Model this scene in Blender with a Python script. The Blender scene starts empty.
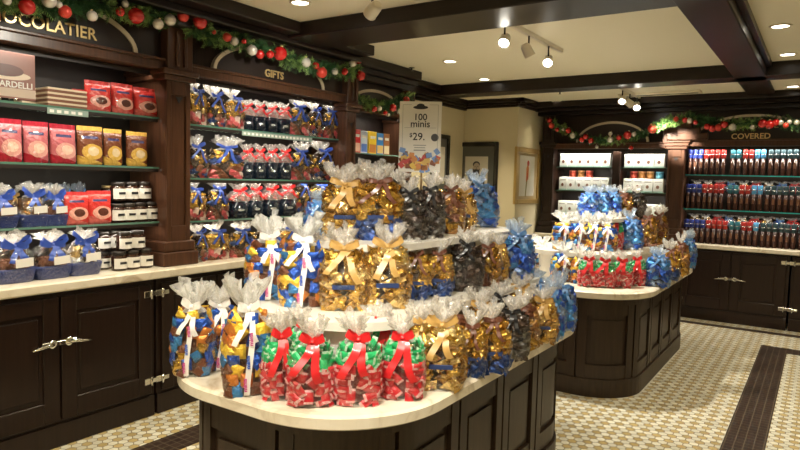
import bpy, math, random
from mathutils import Vector, Matrix
SC = bpy.context.scene
COL = SC.collection
R = random.Random(7)
PI = math.pi
# ------------------------------------------------------------------ camera
F_PX, EYE = 630.6, 1.52
yaw, pitch, roll = math.radians(33.754), math.radians(4.162), math.radians(1.468)
fw = Vector((-math.sin(yaw)*math.cos(pitch), math.cos(yaw)*math.cos(pitch), -math.sin(pitch)))
r0 = Vector((math.cos(yaw), math.sin(yaw), 0)); u0 = r0.cross(fw)
rt = r0*math.cos(roll)+u0*math.sin(roll); up = u0*math.cos(roll)-r0*math.sin(roll)
cd = bpy.data.cameras.new('camera'); cam = bpy.data.objects.new('camera', cd); COL.objects.link(cam)
cd.sensor_width = 36; cd.lens = F_PX*36/800; cd.clip_start = .05
cam.matrix_world = Matrix((rt, up, -fw)).transposed().to_4x4(); cam.location = (0, 0, EYE)
SC.camera = cam
# ------------------------------------------------------------------ world, exposure
W = bpy.data.worlds.new('world'); SC.world = W; W.use_nodes = True
W.node_tree.nodes['Background'].inputs[0].default_value = (1, .85, .65, 1)
W.node_tree.nodes['Background'].inputs[1].default_value = .05
vs = SC.view_settings
vs.view_transform = 'Standard'; vs.look = 'None'; vs.gamma = 1; vs.exposure = 0.3
SC.cycles.transparent_max_bounces = 24
SC.cycles.max_bounces = 8
SC.cycles.sample_clamp_indirect = 6
WARM = (1, .88, .63); WARM2 = (1, .94, .80)
def lamp(kind, loc, energy, color=WARM, size=.05, aim=None, angle=100, blend=.6, name='lamp', parent=None, sy=None):
    l = bpy.data.lights.new(name, kind); l.energy = energy; l.color = color
    if kind == 'SPOT': l.spot_size = math.radians(angle); l.spot_blend = blend; l.shadow_soft_size = size
    elif kind == 'AREA':
        l.size = size
        if sy: l.shape = 'RECTANGLE'; l.size_y = sy
    else: l.shadow_soft_size = size
    o = bpy.data.objects.new(name, l); COL.objects.link(o); o.location = loc
    if aim is not None: o.rotation_euler = (Vector(aim)-Vector(loc)).to_track_quat('-Z', 'Y').to_euler()
    if parent:
        o.parent = parent; o.location = Vector(loc)-parent.location
    return o
# ------------------------------------------------------------------ a point of the photograph found on a real plane of the room
def ray(x, y): return fw+rt*((x-400)/F_PX)-up*((y-225)/F_PX)
def at_x(x, y, X): d = ray(x, y); return Vector((0, 0, EYE))+d*(X/d.x)
def at_y(x, y, Y): d = ray(x, y); return Vector((0, 0, EYE))+d*(Y/d.y)
def at_z(x, y, Z): d = ray(x, y); return Vector((0, 0, EYE))+d*((Z-EYE)/d.z)
def pxm(P): return F_PX/((Vector(P)-Vector((0, 0, EYE))).dot(fw))
# ------------------------------------------------------------------ materials
def new(name):
    m = bpy.data.materials.new(name); m.use_nodes = True
    return m, m.node_tree, m.node_tree.nodes['Principled BSDF']
MC = {}
def mat(name, col, rough=.5, metal=0, spec=.5, bump=0, bscale=60, var=0, vscale=8, coat=0, emit=0, trans=0, alpha=1):
    if name in MC: return MC[name]
    m, t, b = new(name); n, l = t.nodes, t.links
    b.inputs['Base Color'].default_value = (*col, 1); b.inputs['Roughness'].default_value = rough
    b.inputs['Metallic'].default_value = metal; b.inputs['Specular IOR Level'].default_value = spec
    b.inputs['Coat Weight'].default_value = coat; b.inputs['Coat Roughness'].default_value = .12
    if emit:
        b.inputs['Emission Color'].default_value = (*col, 1); b.inputs['Emission Strength'].default_value = emit
    tc = n.new('ShaderNodeTexCoord')
    if var:
        no = n.new('ShaderNodeTexNoise'); no.inputs['Scale'].default_value = vscale; no.inputs['Detail'].default_value = 4
        l.new(tc.outputs['Object'], no.inputs['Vector'])
        mr = n.new('ShaderNodeMapRange'); mr.inputs[3].default_value = 1-var; mr.inputs[4].default_value = 1+var
        mr.inputs[1].default_value = .3; mr.inputs[2].default_value = .7
        l.new(no.outputs['Fac'], mr.inputs[0])
        vm = n.new('ShaderNodeVectorMath'); vm.operation = 'SCALE'; vm.inputs[0].default_value = col
        l.new(mr.outputs[0], vm.inputs['Scale']); l.new(vm.outputs[0], b.inputs['Base Color'])
    if bump:
        no = n.new('ShaderNodeTexNoise'); no.inputs['Scale'].default_value = bscale; no.inputs['Detail'].default_value = 3
        l.new(tc.outputs['Object'], no.inputs['Vector'])
        bp = n.new('ShaderNodeBump'); bp.inputs['Strength'].default_value = bump; bp.inputs['Distance'].default_value = .01
        l.new(no.outputs['Fac'], bp.inputs['Height']); l.new(bp.outputs[0], b.inputs['Normal'])
    MC[name] = m
    return m
def wood(name, col, rough=.33, horiz=False):
    m, t, b = new(name); n, l = t.nodes, t.links
    tc = n.new('ShaderNodeTexCoord'); mp = n.new('ShaderNodeMapping')
    mp.inputs['Scale'].default_value = (4, 4, 40) if horiz else (40, 40, 2.5)
    no = n.new('ShaderNodeTexNoise'); no.inputs['Scale'].default_value = 1.5; no.inputs['Detail'].default_value = 5
    l.new(tc.outputs['Object'], mp.inputs[0]); l.new(mp.outputs[0], no.inputs['Vector'])
    cr = n.new('ShaderNodeValToRGB'); cr.color_ramp.elements[0].position = .3; cr.color_ramp.elements[1].position = .72
    cr.color_ramp.elements[0].color = (*[c*.72 for c in col], 1); cr.color_ramp.elements[1].color = (*[c*1.25 for c in col], 1)
    l.new(no.outputs['Fac'], cr.inputs[0]); l.new(cr.outputs[0], b.inputs['Base Color'])
    b.inputs['Roughness'].default_value = rough; b.inputs['Specular IOR Level'].default_value = .32; b.inputs['Coat Weight'].default_value = .10; b.inputs['Coat Roughness'].default_value = .18
    return m
WOOD = wood('dark_stained_wood', (.019, .009, .0055))
WOODH = wood('dark_stained_wood_rail', (.026, .012, .0075), horiz=True)
WOODL = wood('red_brown_wood', (.080, .034, .018))
WOODI = wood('island_wood', (.036, .021, .012), .42)
BEAM = wood('beam_wood', (.013, .007, .005), .38, True)
INNER = mat('case_interior', (.016, .009, .007), .5)
CREAM = mat('cream_wall_paint', (.70, .62, .42), .6, bump=.08, bscale=180)
CEIL = mat('ceiling_paint', (.84, .79, .63), .7, bump=.05, bscale=120)
CHROME = mat('chrome', (.75, .74, .70), .12, 1)
BLACKM = mat('black_metal', (.02, .02, .02), .35, .5)
GOLDM = mat('gold_lettering', (.83, .62, .30), .3, .6)
PALE = mat('pale_trim', (.72, .62, .48), .22, .3)
WHITE = mat('white_card', (.86, .84, .80), .5)
INK = mat('black_ink', (.02, .02, .025), .5)
def stone(name):
    m, t, b = new(name); n, l = t.nodes, t.links
    tc = n.new('ShaderNodeTexCoord'); no = n.new('ShaderNodeTexNoise'); no.inputs['Scale'].default_value = 7; no.inputs['Detail'].default_value = 8
    no.inputs['Distortion'].default_value = 1.2
    l.new(tc.outputs['Object'], no.inputs['Vector'])
    cr = n.new('ShaderNodeValToRGB'); e = cr.color_ramp.elements
    e[0].position = .30; e[0].color = (.52, .42, .30, 1); e[1].position = .46; e[1].color = (.78, .70, .56, 1)
    e2 = e.new(.8); e2.color = (.86, .80, .68, 1)
    l.new(no.outputs['Fac'], cr.inputs[0]); l.new(cr.outputs[0], b.inputs['Base Color']); b.inputs['Roughness'].default_value = .22
    return m
STONE = stone('cream_marble')
def hexfloor():
    m, t, b = new('hexagon_mosaic_floor'); n, l = t.nodes, t.links
    def M(op, a, c=None, d=None):
        x = n.new('ShaderNodeMath'); x.operation = op
        for i, v in enumerate((a, c, d)):
            if v is None: continue
            if isinstance(v, (int, float)): x.inputs[i].default_value = v
            else: l.new(v, x.inputs[i])
        return x.outputs[0]
    tc = n.new('ShaderNodeTexCoord'); sp = n.new('ShaderNodeSeparateXYZ'); l.new(tc.outputs['Object'], sp.inputs[0])
    T = .052; S3 = math.sqrt(3)
    x = M('ADD', M('DIVIDE', sp.outputs[0], T), 400); y = M('ADD', M('DIVIDE', sp.outputs[1], T), 100*S3)
    def loc(px, py, ox, oy):
        a = M('SUBTRACT', M('MODULO', M('SUBTRACT', px, ox), 1), .5)
        c = M('SUBTRACT', M('MODULO', M('SUBTRACT', py, oy), S3), S3/2)
        return a, c
    ax, ay = loc(x, y, 0, 0); bx, by = loc(x, y, .5, S3/2)
    da = M('ADD', M('MULTIPLY', ax, ax), M('MULTIPLY', ay, ay)); db = M('ADD', M('MULTIPLY', bx, bx), M('MULTIPLY', by, by))
    s = M('LESS_THAN', da, db)
    def mix(a, c): return M('ADD', M('MULTIPLY', a, s), M('MULTIPLY', c, M('SUBTRACT', 1, s)))
    lx, ly = mix(ax, bx), mix(ay, by)
    cx, cy = M('SUBTRACT', x, lx), M('SUBTRACT', y, ly)
    ab, ac = M('ABSOLUTE', lx), M('ABSOLUTE', ly)
    e = M('MAXIMUM', ab, M('ADD', M('MULTIPLY', ab, .5), M('MULTIPLY', ac, S3/2)))
    grout = M('GREATER_THAN', e, .455)
    j = M('ROUND', M('DIVIDE', M('SUBTRACT', cy, S3/2), S3/2)); i = M('ROUND', M('SUBTRACT', M('SUBTRACT', cx, .5), M('MULTIPLY', j, .5)))
    k = M('MODULO', M('ADD', M('SUBTRACT', i, j), 3000), 3)
    tan = M('LESS_THAN', M('ABSOLUTE', M('SUBTRACT', k, 1)), .5)
    wn = n.new('ShaderNodeTexWhiteNoise'); cb = n.new('ShaderNodeCombineXYZ'); l.new(i, cb.inputs[0]); l.new(j, cb.inputs[1]); l.new(cb.outputs[0], wn.inputs['Vector'])
    m1 = n.new('ShaderNodeMix'); m1.data_type = 'RGBA'; m1.inputs[6].default_value = (.72, .69, .57, 1); m1.inputs[7].default_value = (.50, .38, .17, 1)
    l.new(tan, m1.inputs[0])
    m2 = n.new('ShaderNodeMix'); m2.data_type = 'RGBA'; m2.blend_type = 'MULTIPLY'; m2.inputs[0].default_value = 1
    cv = M('ADD', .82, M('MULTIPLY', wn.outputs['Value'], .25)); cc = n.new('ShaderNodeCombineXYZ')
    for q in range(3): l.new(cv, cc.inputs[q])
    l.new(m1.outputs[2], m2.inputs[6]); l.new(cc.outputs[0], m2.inputs[7])
    m3 = n.new('ShaderNodeMix'); m3.data_type = 'RGBA'; m3.inputs[7].default_value = (.20, .16, .10, 1)
    l.new(grout, m3.inputs[0]); l.new(m2.outputs[2], m3.inputs[6]); l.new(m3.outputs[2], b.inputs['Base Color'])
    b.inputs['Roughness'].default_value = .3
    bp = n.new('ShaderNodeBump'); bp.invert = True; bp.inputs['Strength'].default_value = .3; bp.inputs['Distance'].default_value = .002
    l.new(grout, bp.inputs['Height']); l.new(bp.outputs[0], b.inputs['Normal'])
    return m
def brickmat(name, c1, c2, mortar, w, hh):
    m, t, b = new(name); n, l = t.nodes, t.links
    tc = n.new('ShaderNodeTexCoord'); br = n.new('ShaderNodeTexBrick'); br.offset = 0; br.offset_frequency = 1
    for k, v in (('Color1', c1), ('Color2', c2), ('Mortar', mortar)): br.inputs[k].default_value = (*v, 1)
    br.inputs['Scale'].default_value = 1; br.inputs['Mortar Size'].default_value = .003; br.inputs['Brick Width'].default_value = w; br.inputs['Row Height'].default_value = hh
    l.new(tc.outputs['Object'], br.inputs['Vector']); l.new(br.outputs[0], b.inputs['Base Color']); b.inputs['Roughness'].default_value = .4; b.inputs['Specular IOR Level'].default_value = .3
    return m
DARKTILE = brickmat('dark_brown_mosaic_tile', (.022, .011, .008), (.036, .02, .013), (.10, .075, .05), .05, .05)
def cello(name, fac, white, tint=(1, 1, 1), rough=.1, bs=35, bump=.9, edge=.45):
    m, t, b = new(name); n, l = t.nodes, t.links
    out = n['Material Output']; n.remove(b)
    tr = n.new('ShaderNodeBsdfTransparent'); tr.inputs[0].default_value = (*tint, 1)
    gl = n.new('ShaderNodeBsdfGlossy'); gl.inputs['Roughness'].default_value = rough; gl.inputs[0].default_value = (1, 1, 1, 1)
    df = n.new('ShaderNodeBsdfDiffuse'); df.inputs[0].default_value = (*[.97*c for c in tint], 1)
    tl = n.new('ShaderNodeBsdfTranslucent'); tl.inputs[0].default_value = (*[.97*c for c in tint], 1)
    tc = n.new('ShaderNodeTexCoord'); vo = n.new('ShaderNodeTexVoronoi'); vo.feature = 'DISTANCE_TO_EDGE'; vo.inputs['Scale'].default_value = bs
    no = n.new('ShaderNodeTexNoise'); no.inputs['Scale'].default_value = bs*1.3; no.inputs['Detail'].default_value = 4
    l.new(tc.outputs['Object'], vo.inputs['Vector']); l.new(tc.outputs['Object'], no.inputs['Vector'])
    ad = n.new('ShaderNodeMath'); ad.operation = 'ADD'; l.new(vo.outputs['Distance'], ad.inputs[0]); l.new(no.outputs['Fac'], ad.inputs[1])
    bp = n.new('ShaderNodeBump'); bp.inputs['Strength'].default_value = bump; bp.inputs['Distance'].default_value = .015; l.new(ad.outputs[0], bp.inputs['Height'])
    l.new(bp.outputs[0], gl.inputs['Normal'])
    lw = n.new('ShaderNodeLayerWeight'); lw.inputs[0].default_value = .35; l.new(bp.outputs[0], lw.inputs['Normal'])
    mr = n.new('ShaderNodeMapRange'); mr.inputs[3].default_value = fac; mr.inputs[4].default_value = min(1, fac+edge); l.new(lw.outputs['Facing'], mr.inputs[0])
    a1 = n.new('ShaderNodeMixShader'); a1.inputs[0].default_value = .45; l.new(df.outputs[0], a1.inputs[1]); l.new(tl.outputs[0], a1.inputs[2])
    a2 = n.new('ShaderNodeMixShader'); a2.inputs[0].default_value = white; l.new(gl.outputs[0], a2.inputs[1]); l.new(a1.outputs[0], a2.inputs[2])
    a3 = n.new('ShaderNodeMixShader'); l.new(mr.outputs[0], a3.inputs[0]); l.new(tr.outputs[0], a3.inputs[1]); l.new(a2.outputs[0], a3.inputs[2])
    l.new(a3.outputs[0], out.inputs[0])
    return m
CELLO = cello('clear_cellophane', .035, .04, rough=.07, edge=.24)
RUFF = cello('gathered_cellophane', .34, .62, (1, .985, .96), .12, 50)
RUFFB = cello('gathered_blue_tinted_cellophane', .30, .6, (.85, .92, 1), .12, 50)
RUFFW = cello('gathered_white_cellophane', .50, .78, (1, 1, .99), .12, 50)
GLASS = cello('shelf_glass', .10, .02, (.80, .92, .86), .02, 2, 0)
GEDGE = mat('glass_edge', (.10, .22, .17), .1, 0, 1)
TEAL = mat('teal_tray_edge', (.03, .42, .46), .4)
# stripe paper for the peppermint sweets, by UV
def peppermint(name, c):
    m, t, b = new(name); n, l = t.nodes, t.links
    uv = n.new('ShaderNodeUVMap'); sp = n.new('ShaderNodeSeparateXYZ'); l.new(uv.outputs[0], sp.inputs[0])
    def M(op, a, c2=None):
        x = n.new('ShaderNodeMath'); x.operation = op
        for i, v in enumerate((a, c2)):
            if v is None: continue
            if isinstance(v, (int, float)): x.inputs[i].default_value = v
            else: l.new(v, x.inputs[i])
        return x.outputs[0]
    st = M('LESS_THAN', M('MODULO', M('MULTIPLY', M('ADD', M('ADD', sp.outputs[0], sp.outputs[1]), 4), 7.5), 1), .42)
    bd = M('GREATER_THAN', M('ABSOLUTE', M('SUBTRACT', sp.outputs[0], .5)), .33)
    f = M('MULTIPLY', st, bd)
    mx = n.new('ShaderNodeMix'); mx.data_type = 'RGBA'; mx.inputs[6].default_value = (*c, 1); mx.inputs[7].default_value = (.85, .82, .78, 1)
    l.new(f, mx.inputs[0]); l.new(mx.outputs[2], b.inputs['Base Color']); b.inputs['Roughness'].default_value = .3
    b.inputs['Metallic'].default_value = .15
    return m
PEPR = peppermint('red_striped_wrapper', (.55, .02, .03)); PEPG = peppermint('green_striped_wrapper', (.02, .38, .12))
def foil(name, c, rough=.22, metal=.9): return mat(name, c, rough, metal, bump=.7, bscale=90)
GOLD = foil('gold_foil', (.62, .38, .08), .17); GOLD2 = foil('deep_gold_foil', (.36, .19, .035), .2); GOLDL = foil('pale_gold_foil', (.80, .58, .24), .15)
BLUE = foil('royal_blue_foil', (.03, .10, .48), .3, .6); SKY = foil('sky_blue_foil', (.06, .24, .55), .3, .5); LBLUE = foil('light_blue_foil', (.22, .32, .55), .24, .6); DBLUE = foil('deep_blue_foil', (.02, .055, .20), .3, .6)
NAVY = foil('navy_foil', (.02, .05, .18), .3, .6)
COCOA = foil('chocolate_brown_wrapper', (.16, .055, .025), .35, .3); COPPER = foil('copper_orange_foil', (.75, .27, .06), .3, .6)
YEL = foil('yellow_wrapper', (.88, .58, .06), .35, .3); DARK = foil('dark_brown_foil', (.06, .04, .03), .25, .7); GREY = foil('charcoal_foil', (.10, .095, .09), .25, .8)
RED = foil('red_wrapper', (.60, .03, .03), .3, .3); PINK = foil('raspberry_wrapper', (.62, .10, .12), .35, .3); SILV = foil('silver_foil', (.75, .76, .78), .2, .9)
TANF = foil('caramel_foil', (.45, .24, .09), .25, .8)
def satin(name, c, r=.35): return mat(name, c, r, 0, .6, coat=.2)
R_WHITE = satin('white_satin_ribbon', (.85, .82, .78)); R_RED = satin('red_satin_ribbon', (.62, .015, .02)); R_GOLD = satin('gold_satin_ribbon', (.50, .30, .09)); R_BRN = satin('brown_satin_ribbon', (.14, .05, .03))
R_BLK = satin('black_satin_ribbon', (.012, .012, .014)); R_BLUE = satin('blue_satin_ribbon', (.03, .08, .42)); R_SKY = satin('light_blue_satin_ribbon', (.12, .28, .58))
# ------------------------------------------------------------------ mesh helpers
class MB:
    def __init__(s): s.v = []; s.f = []; s.m = []; s.uv = []; s.sm = []
    def add(s, vs, fs, mi=0, smooth=False, uvs=None):
        o = len(s.v); s.v += [tuple(p) for p in vs]
        for k, f in enumerate(fs):
            s.f.append(tuple(o+i for i in f)); s.m.append(mi); s.sm.append(smooth); s.uv.append(uvs[k] if uvs else None)
        return s
    def box(s, lo, hi, mi=0, bev=0, M=None):
        (a, b, c), (d, e, f) = lo, hi
        if bev:
            w = min(bev, .45*min(abs(d-a), abs(e-b), abs(f-c))); vs = []
            idx = {}
            for ix in (0, 1):
                for iy in (0, 1):
                    for iz in (0, 1):
                        P = [(a, d)[ix], (b, e)[iy], (c, f)[iz]]; D = [w if not ix else -w, w if not iy else -w, w if not iz else -w]
                        for ax in range(3):
                            q = [P[k]+(0 if k == ax else D[k]) for k in range(3)]
                            idx[(ix, iy, iz, ax)] = len(vs); vs.append(q)
            fs = []
            def oriented(q, ax_out):
                fs.append(q)
            for ax in range(3):
                o1, o2 = [k for k in range(3) if k != ax]
                for sgn in (0, 1):
                    q = []
                    for p1, p2 in ((0, 0), (1, 0), (1, 1), (0, 1)):
                        t = [0, 0, 0]; t[ax] = sgn; t[o1] = p1; t[o2] = p2; q.append(idx[(*t, ax)])
                    fs.append(q)
            for ax in range(3):   # edges along ax
                o1, o2 = [k for k in range(3) if k != ax]
                for p1 in (0, 1):
                    for p2 in (0, 1):
                        t0 = [0]*3; t1 = [0]*3; t1[ax] = 1
                        for t in (t0, t1): t[o1] = p1; t[o2] = p2
                        fs.append([idx[(*t0, o1)], idx[(*t1, o1)], idx[(*t1, o2)], idx[(*t0, o2)]])
            for ix in (0, 1):
                for iy in (0, 1):
                    for iz in (0, 1): fs.append([idx[(ix, iy, iz, k)] for k in range(3)])
            cx = Vector(((a+d)/2, (b+e)/2, (c+f)/2)); V = [Vector(q) for q in vs]; out = []
            for q in fs:
                nn = (V[q[1]]-V[q[0]]).cross(V[q[2]]-V[q[0]]); ce = sum((V[k] for k in q), Vector())/len(q)
                out.append(q if nn.dot(ce-cx) > 0 else q[::-1])
            fs = out
        else:
            vs = [(a, b, c), (d, b, c), (d, e, c), (a, e, c), (a, b, f), (d, b, f), (d, e, f), (a, e, f)]
            fs = [(3, 2, 1, 0), (4, 5, 6, 7), (0, 1, 5, 4), (1, 2, 6, 5), (2, 3, 7, 6), (3, 0, 4, 7)]
        if M is not None: vs = [M @ Vector(q) for q in vs]
        return s.add(vs, fs, mi)
    def prism(s, poly, z0, z1, mi=0, smooth=False):      # outline in xy, counterclockwise
        n = len(poly); vs = [(x, y, z0) for x, y in poly]+[(x, y, z1) for x, y in poly]
        s.add(vs, [tuple(range(n))[::-1], tuple(range(n, 2*n))], mi)
        return s.add(vs, [(i, (i+1) % n, n+(i+1) % n, n+i) for i in range(n)], mi, smooth)
    def loft(s, rings, mi=0, smooth=True, cap0=True, cap1=True, mis=None):
        n = len(rings[0]); vs = [p for r in rings for p in r]
        for k in range(len(rings)-1):
            pass
        o = len(s.v); s.v += [tuple(p) for p in vs]
        for k in range(len(rings)-1):
            for i in range(n):
                a = o+k*n+i; b = o+k*n+(i+1) % n
                s.f.append((a, b, b+n, a+n)); s.m.append(mis[k] if mis else mi); s.sm.append(smooth); s.uv.append(None)
        if cap0: s.f.append(tuple(o+i for i in range(n))[::-1]); s.m.append(mi if not mis else mis[0]); s.sm.append(False); s.uv.append(None)
        if cap1: s.f.append(tuple(o+(len(rings)-1)*n+i for i in range(n))); s.m.append(mi if not mis else mis[-1]); s.sm.append(False); s.uv.append(None)
        return s
    def lathe(s, prof, n=20, mi=0, c=(0, 0, 0), smooth=True, axis=None):
        rings = []
        for r, z in prof:
            ring = [Vector((r*math.cos(2*PI*i/n), r*math.sin(2*PI*i/n), z)) for i in range(n)]
            if axis is not None: ring = [axis @ p for p in ring]
            rings.append([p+Vector(c) for p in ring])
        return s.loft(rings, mi, smooth)
    def tube(s, pts, r, n=8, mi=0):
        pts = [Vector(p) for p in pts]; rings = []
        for k, p in enumerate(pts):
            d = (pts[min(k+1, len(pts)-1)]-pts[max(k-1, 0)]).normalized()
            a = d.cross(Vector((0, 0, 1)) if abs(d.z) < .9 else Vector((1, 0, 0))).normalized(); b = d.cross(a)
            rr = r[k] if isinstance(r, (list, tuple)) else r
            rings.append([p+(a*math.cos(2*PI*i/n)+b*math.sin(2*PI*i/n))*rr for i in range(n)])
        return s.loft(rings, mi)
    def strip(s, pts, wd, w, mi=0):                       # ribbon through pts, width vector(s) wd
        pts = [Vector(p) for p in pts]; n = len(pts); vs = []
        for k, p in enumerate(pts):
            d = Vector(wd[k] if isinstance(wd, list) else wd); ww = w[k] if isinstance(w, list) else w
            vs += [p-d*ww/2, p+d*ww/2]
        return s.add(vs, [(2*k, 2*k+1, 2*k+3, 2*k+2) for k in range(n-1)], mi, True)
    def mesh(s, name, mats):
        me = bpy.data.meshes.new(name); me.from_pydata(s.v, [], s.f)
        for m in (mats if isinstance(mats, (list, tuple)) else [mats]): me.materials.append(m)
        me.polygons.foreach_set('material_index', s.m); me.polygons.foreach_set('use_smooth', s.sm)
        if any(u is not None for u in s.uv):
            ul = me.uv_layers.new(name='UVMap')
            for p, u in zip(me.polygons, s.uv):
                for q, li in enumerate(p.loop_indices): ul.data[li].uv = u[q] if u else (.5, .5)
        me.update(); return me
    def build(s, name, mats, parent=None, loc=None, rot=None):
        return place(name, s.mesh(name, mats), parent, loc, rot)
def place(name, me, parent=None, loc=None, rot=None, sc=None):
    o = bpy.data.objects.new(name, me); COL.objects.link(o)
    if parent: o.parent = parent
    if loc is not None: o.location = loc
    if rot is not None: o.rotation_euler = rot
    if sc is not None: o.scale = sc
    return o
def tag(o, label=None, cat=None, group=None, kind=None):
    for k, v in (('label', label), ('category', cat), ('group', group), ('kind', kind)):
        if v: o[k] = v
    return o
def thing(name, label, cat, loc=(0, 0, 0), rz=0, group=None, sc=None):
    o = bpy.data.objects.new(name, None); COL.objects.link(o); o.location = loc; o.rotation_euler = (0, 0, rz)
    if sc: o.scale = sc
    o.empty_display_size = .05
    return tag(o, label, cat, group)
def dup(root, loc, rz, label, group=None, sc=None):
    r = root.copy(); COL.objects.link(r); r.location = loc; r.rotation_euler = (0, 0, rz); r['label'] = label
    if group: r['group'] = group
    elif 'group' in r: del r['group']
    if sc: r.scale = sc
    for ch in list(root.children):
        c = ch.copy(); COL.objects.link(c); c.parent = r
        for g in list(ch.children):
            d = g.copy(); COL.objects.link(d); d.parent = c
    return r
class Stock:                                              # first use moves the first-built one, later uses copy it
    def __init__(s, o): s.o = o; s.used = False
    def put(s, loc, rz, label, group=None, sc=None):
        if s.used: return dup(s.o, loc, rz, label, group, sc)
        s.used = True; o = s.o; o.location = loc; o.rotation_euler = (0, 0, rz); o['label'] = label
        if group: o['group'] = group
        if sc: o.scale = sc
        return o
def struct(name, mb, m, kind='structure'):
    return tag(mb.build(name, m), kind=kind)
def B(lo, hi, bev=0): return MB().box(lo, hi, 0, bev)
_tc = {}
def textmesh(s, size, ext=.0015, align='CENTER', bold=0):
    k = (s, size, ext, align, bold)
    if k in _tc: return _tc[k]
    c = bpy.data.curves.new('txt', 'FONT'); c.body = s; c.size = size; c.extrude = ext; c.align_x = align; c.align_y = 'CENTER'; c.offset = bold
    c.resolution_u = 3
    o = bpy.data.objects.new('txt', c); COL.objects.link(o)
    bpy.context.view_layer.update()
    me = bpy.data.meshes.new_from_object(o.evaluated_get(bpy.context.evaluated_depsgraph_get()))
    bpy.data.objects.remove(o); bpy.data.curves.remove(c); _tc[k] = me
    return me
def text(s, size, m, loc, face, parent=None, name='lettering', ext=.0015, bold=0, align='CENTER'):
    me = textmesh(s, size, ext, align, bold).copy(); me.materials.clear(); me.materials.append(m)
    rot = {'+x': (PI/2, 0, PI/2), '-y': (PI/2, 0, 0)}[face]
    return place(name, me, parent, loc, rot)
def rrect(x0, x1, y0, y1, r, n=10):
    p = []
    for cx, cy, a in ((x1-r, y0+r, -PI/2), (x1-r, y1-r, 0), (x0+r, y1-r, PI/2), (x0+r, y0+r, PI)):
        for k in range(n+1):
            t = a+PI/2*k/n; p.append((cx+r*math.cos(t), cy+r*math.sin(t)))
    return p
# ================================================================== THE ROOM
struct('floor', B((-4.4, -1.6, -.1), (3.2, 8.7, 0)), hexfloor())
struct('ceiling', B((-4.4, -1.6, 2.62), (3.2, 6.46, 2.75)), CEIL)
struct('ceiling', B((-4.4, 6.46, 2.53), (3.2, 8.7, 2.75)), CEIL)
struct('wall_left', B((-4.02, -1.6, 0), (-3.9, 5.55, 2.7)), INNER)
struct('wall_left', B((-4.02, 5.55, 0), (-3.87, 7.21, 2.6)), CREAM)
struct('wall_back', B((-4.02, 7.21, 0), (-3.13, 7.35, 2.6)), CREAM)
struct('wall_left', B((-3.25, 7.35, 0), (-3.13, 8.5, 2.6)), CREAM)
struct('wall_back', B((-3.2, 8.36, 0), (3.2, 8.5, 2.7)), INNER)
struct('wall_right', B((3.05, -1.6, 0), (3.2, 8.5, 2.75)), CREAM)
struct('wall_front', B((-4.2, -1.75, 0), (3.2, -1.6, 2.75)), CREAM)
# dark mosaic bands let into the floor
struct('trim_1', B((-.41, -1.0, -.01), (-.19, 7.0, .0015)), DARKTILE)
struct('trim_2', B((-.19, 6.78, -.01), (3.0, 7.0, .0015)), DARKTILE)
struct('trim_3', B((-3.07, .4, -.01), (-2.86, 4.2, .0015)), DARKTILE)
struct('trim_4', B((-3.1, 7.58, -.01), (3.0, 7.70, .0015)), DARKTILE)
# beams
struct('trim_5', B((-3.3, 3.40, 2.52), (-.47, 3.84, 2.62), .006), BEAM)
struct('trim_6', B((-3.9, 6.40, 2.50), (3.05, 6.68, 2.62), .006), BEAM)
struct('trim_7', B((-.73, -1.6, 2.50), (-.48, 7.95, 2.62), .006), BEAM)
struct('trim_7', B((-.48, -1.6, 2.575), (-.44, 6.4, 2.62)), BEAM)
def cornice(name, pts, depth, z0, z1, m=BEAM):            # stepped moulding; pts = wall line, out = direction
    mb = MB()
    for (x0, y0, x1, y1, ox, oy) in pts:
        for k, (a, za, zb) in enumerate(((.35, z0, z0+(z1-z0)*.3), (.62, z0+(z1-z0)*.3, z0+(z1-z0)*.55), (1, z0+(z1-z0)*.55, z1))):
            d = depth*a
            mb.box((min(x0, x1, x0+ox*d), min(y0, y1, y0+oy*d), za), (max(x0, x1, x0+ox*d), max(y0, y1, y0+oy*d), zb), 0, .006)
    return struct(name, mb, m)
cornice('trim_8', [(-3.5, -1.6, -3.5, 4.30, 1, 0)], .33, 2.44, 2.62)
cornice('trim_9', [(-3.62, 4.30, -3.62, 5.56, 1, 0)], .13, 2.42, 2.62)
cornice('trim_10', [(-3.87, 5.56, -3.87, 7.21, 1, 0)], .10, 2.41, 2.53)
cornice('trim_10', [(-3.87, 5.56, -3.87, 6.4, 1, 0)], .12, 2.47, 2.62)
cornice('trim_11', [(-3.87, 7.21, -3.03, 7.21, 0, -1), (-3.13, 7.11, -3.13, 7.9, 1, 0)], .10, 2.43, 2.53)
cornice('trim_12', [(-3.13, 7.95, 3.05, 7.95, 0, -1)], .36, 2.38, 2.53)
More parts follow.
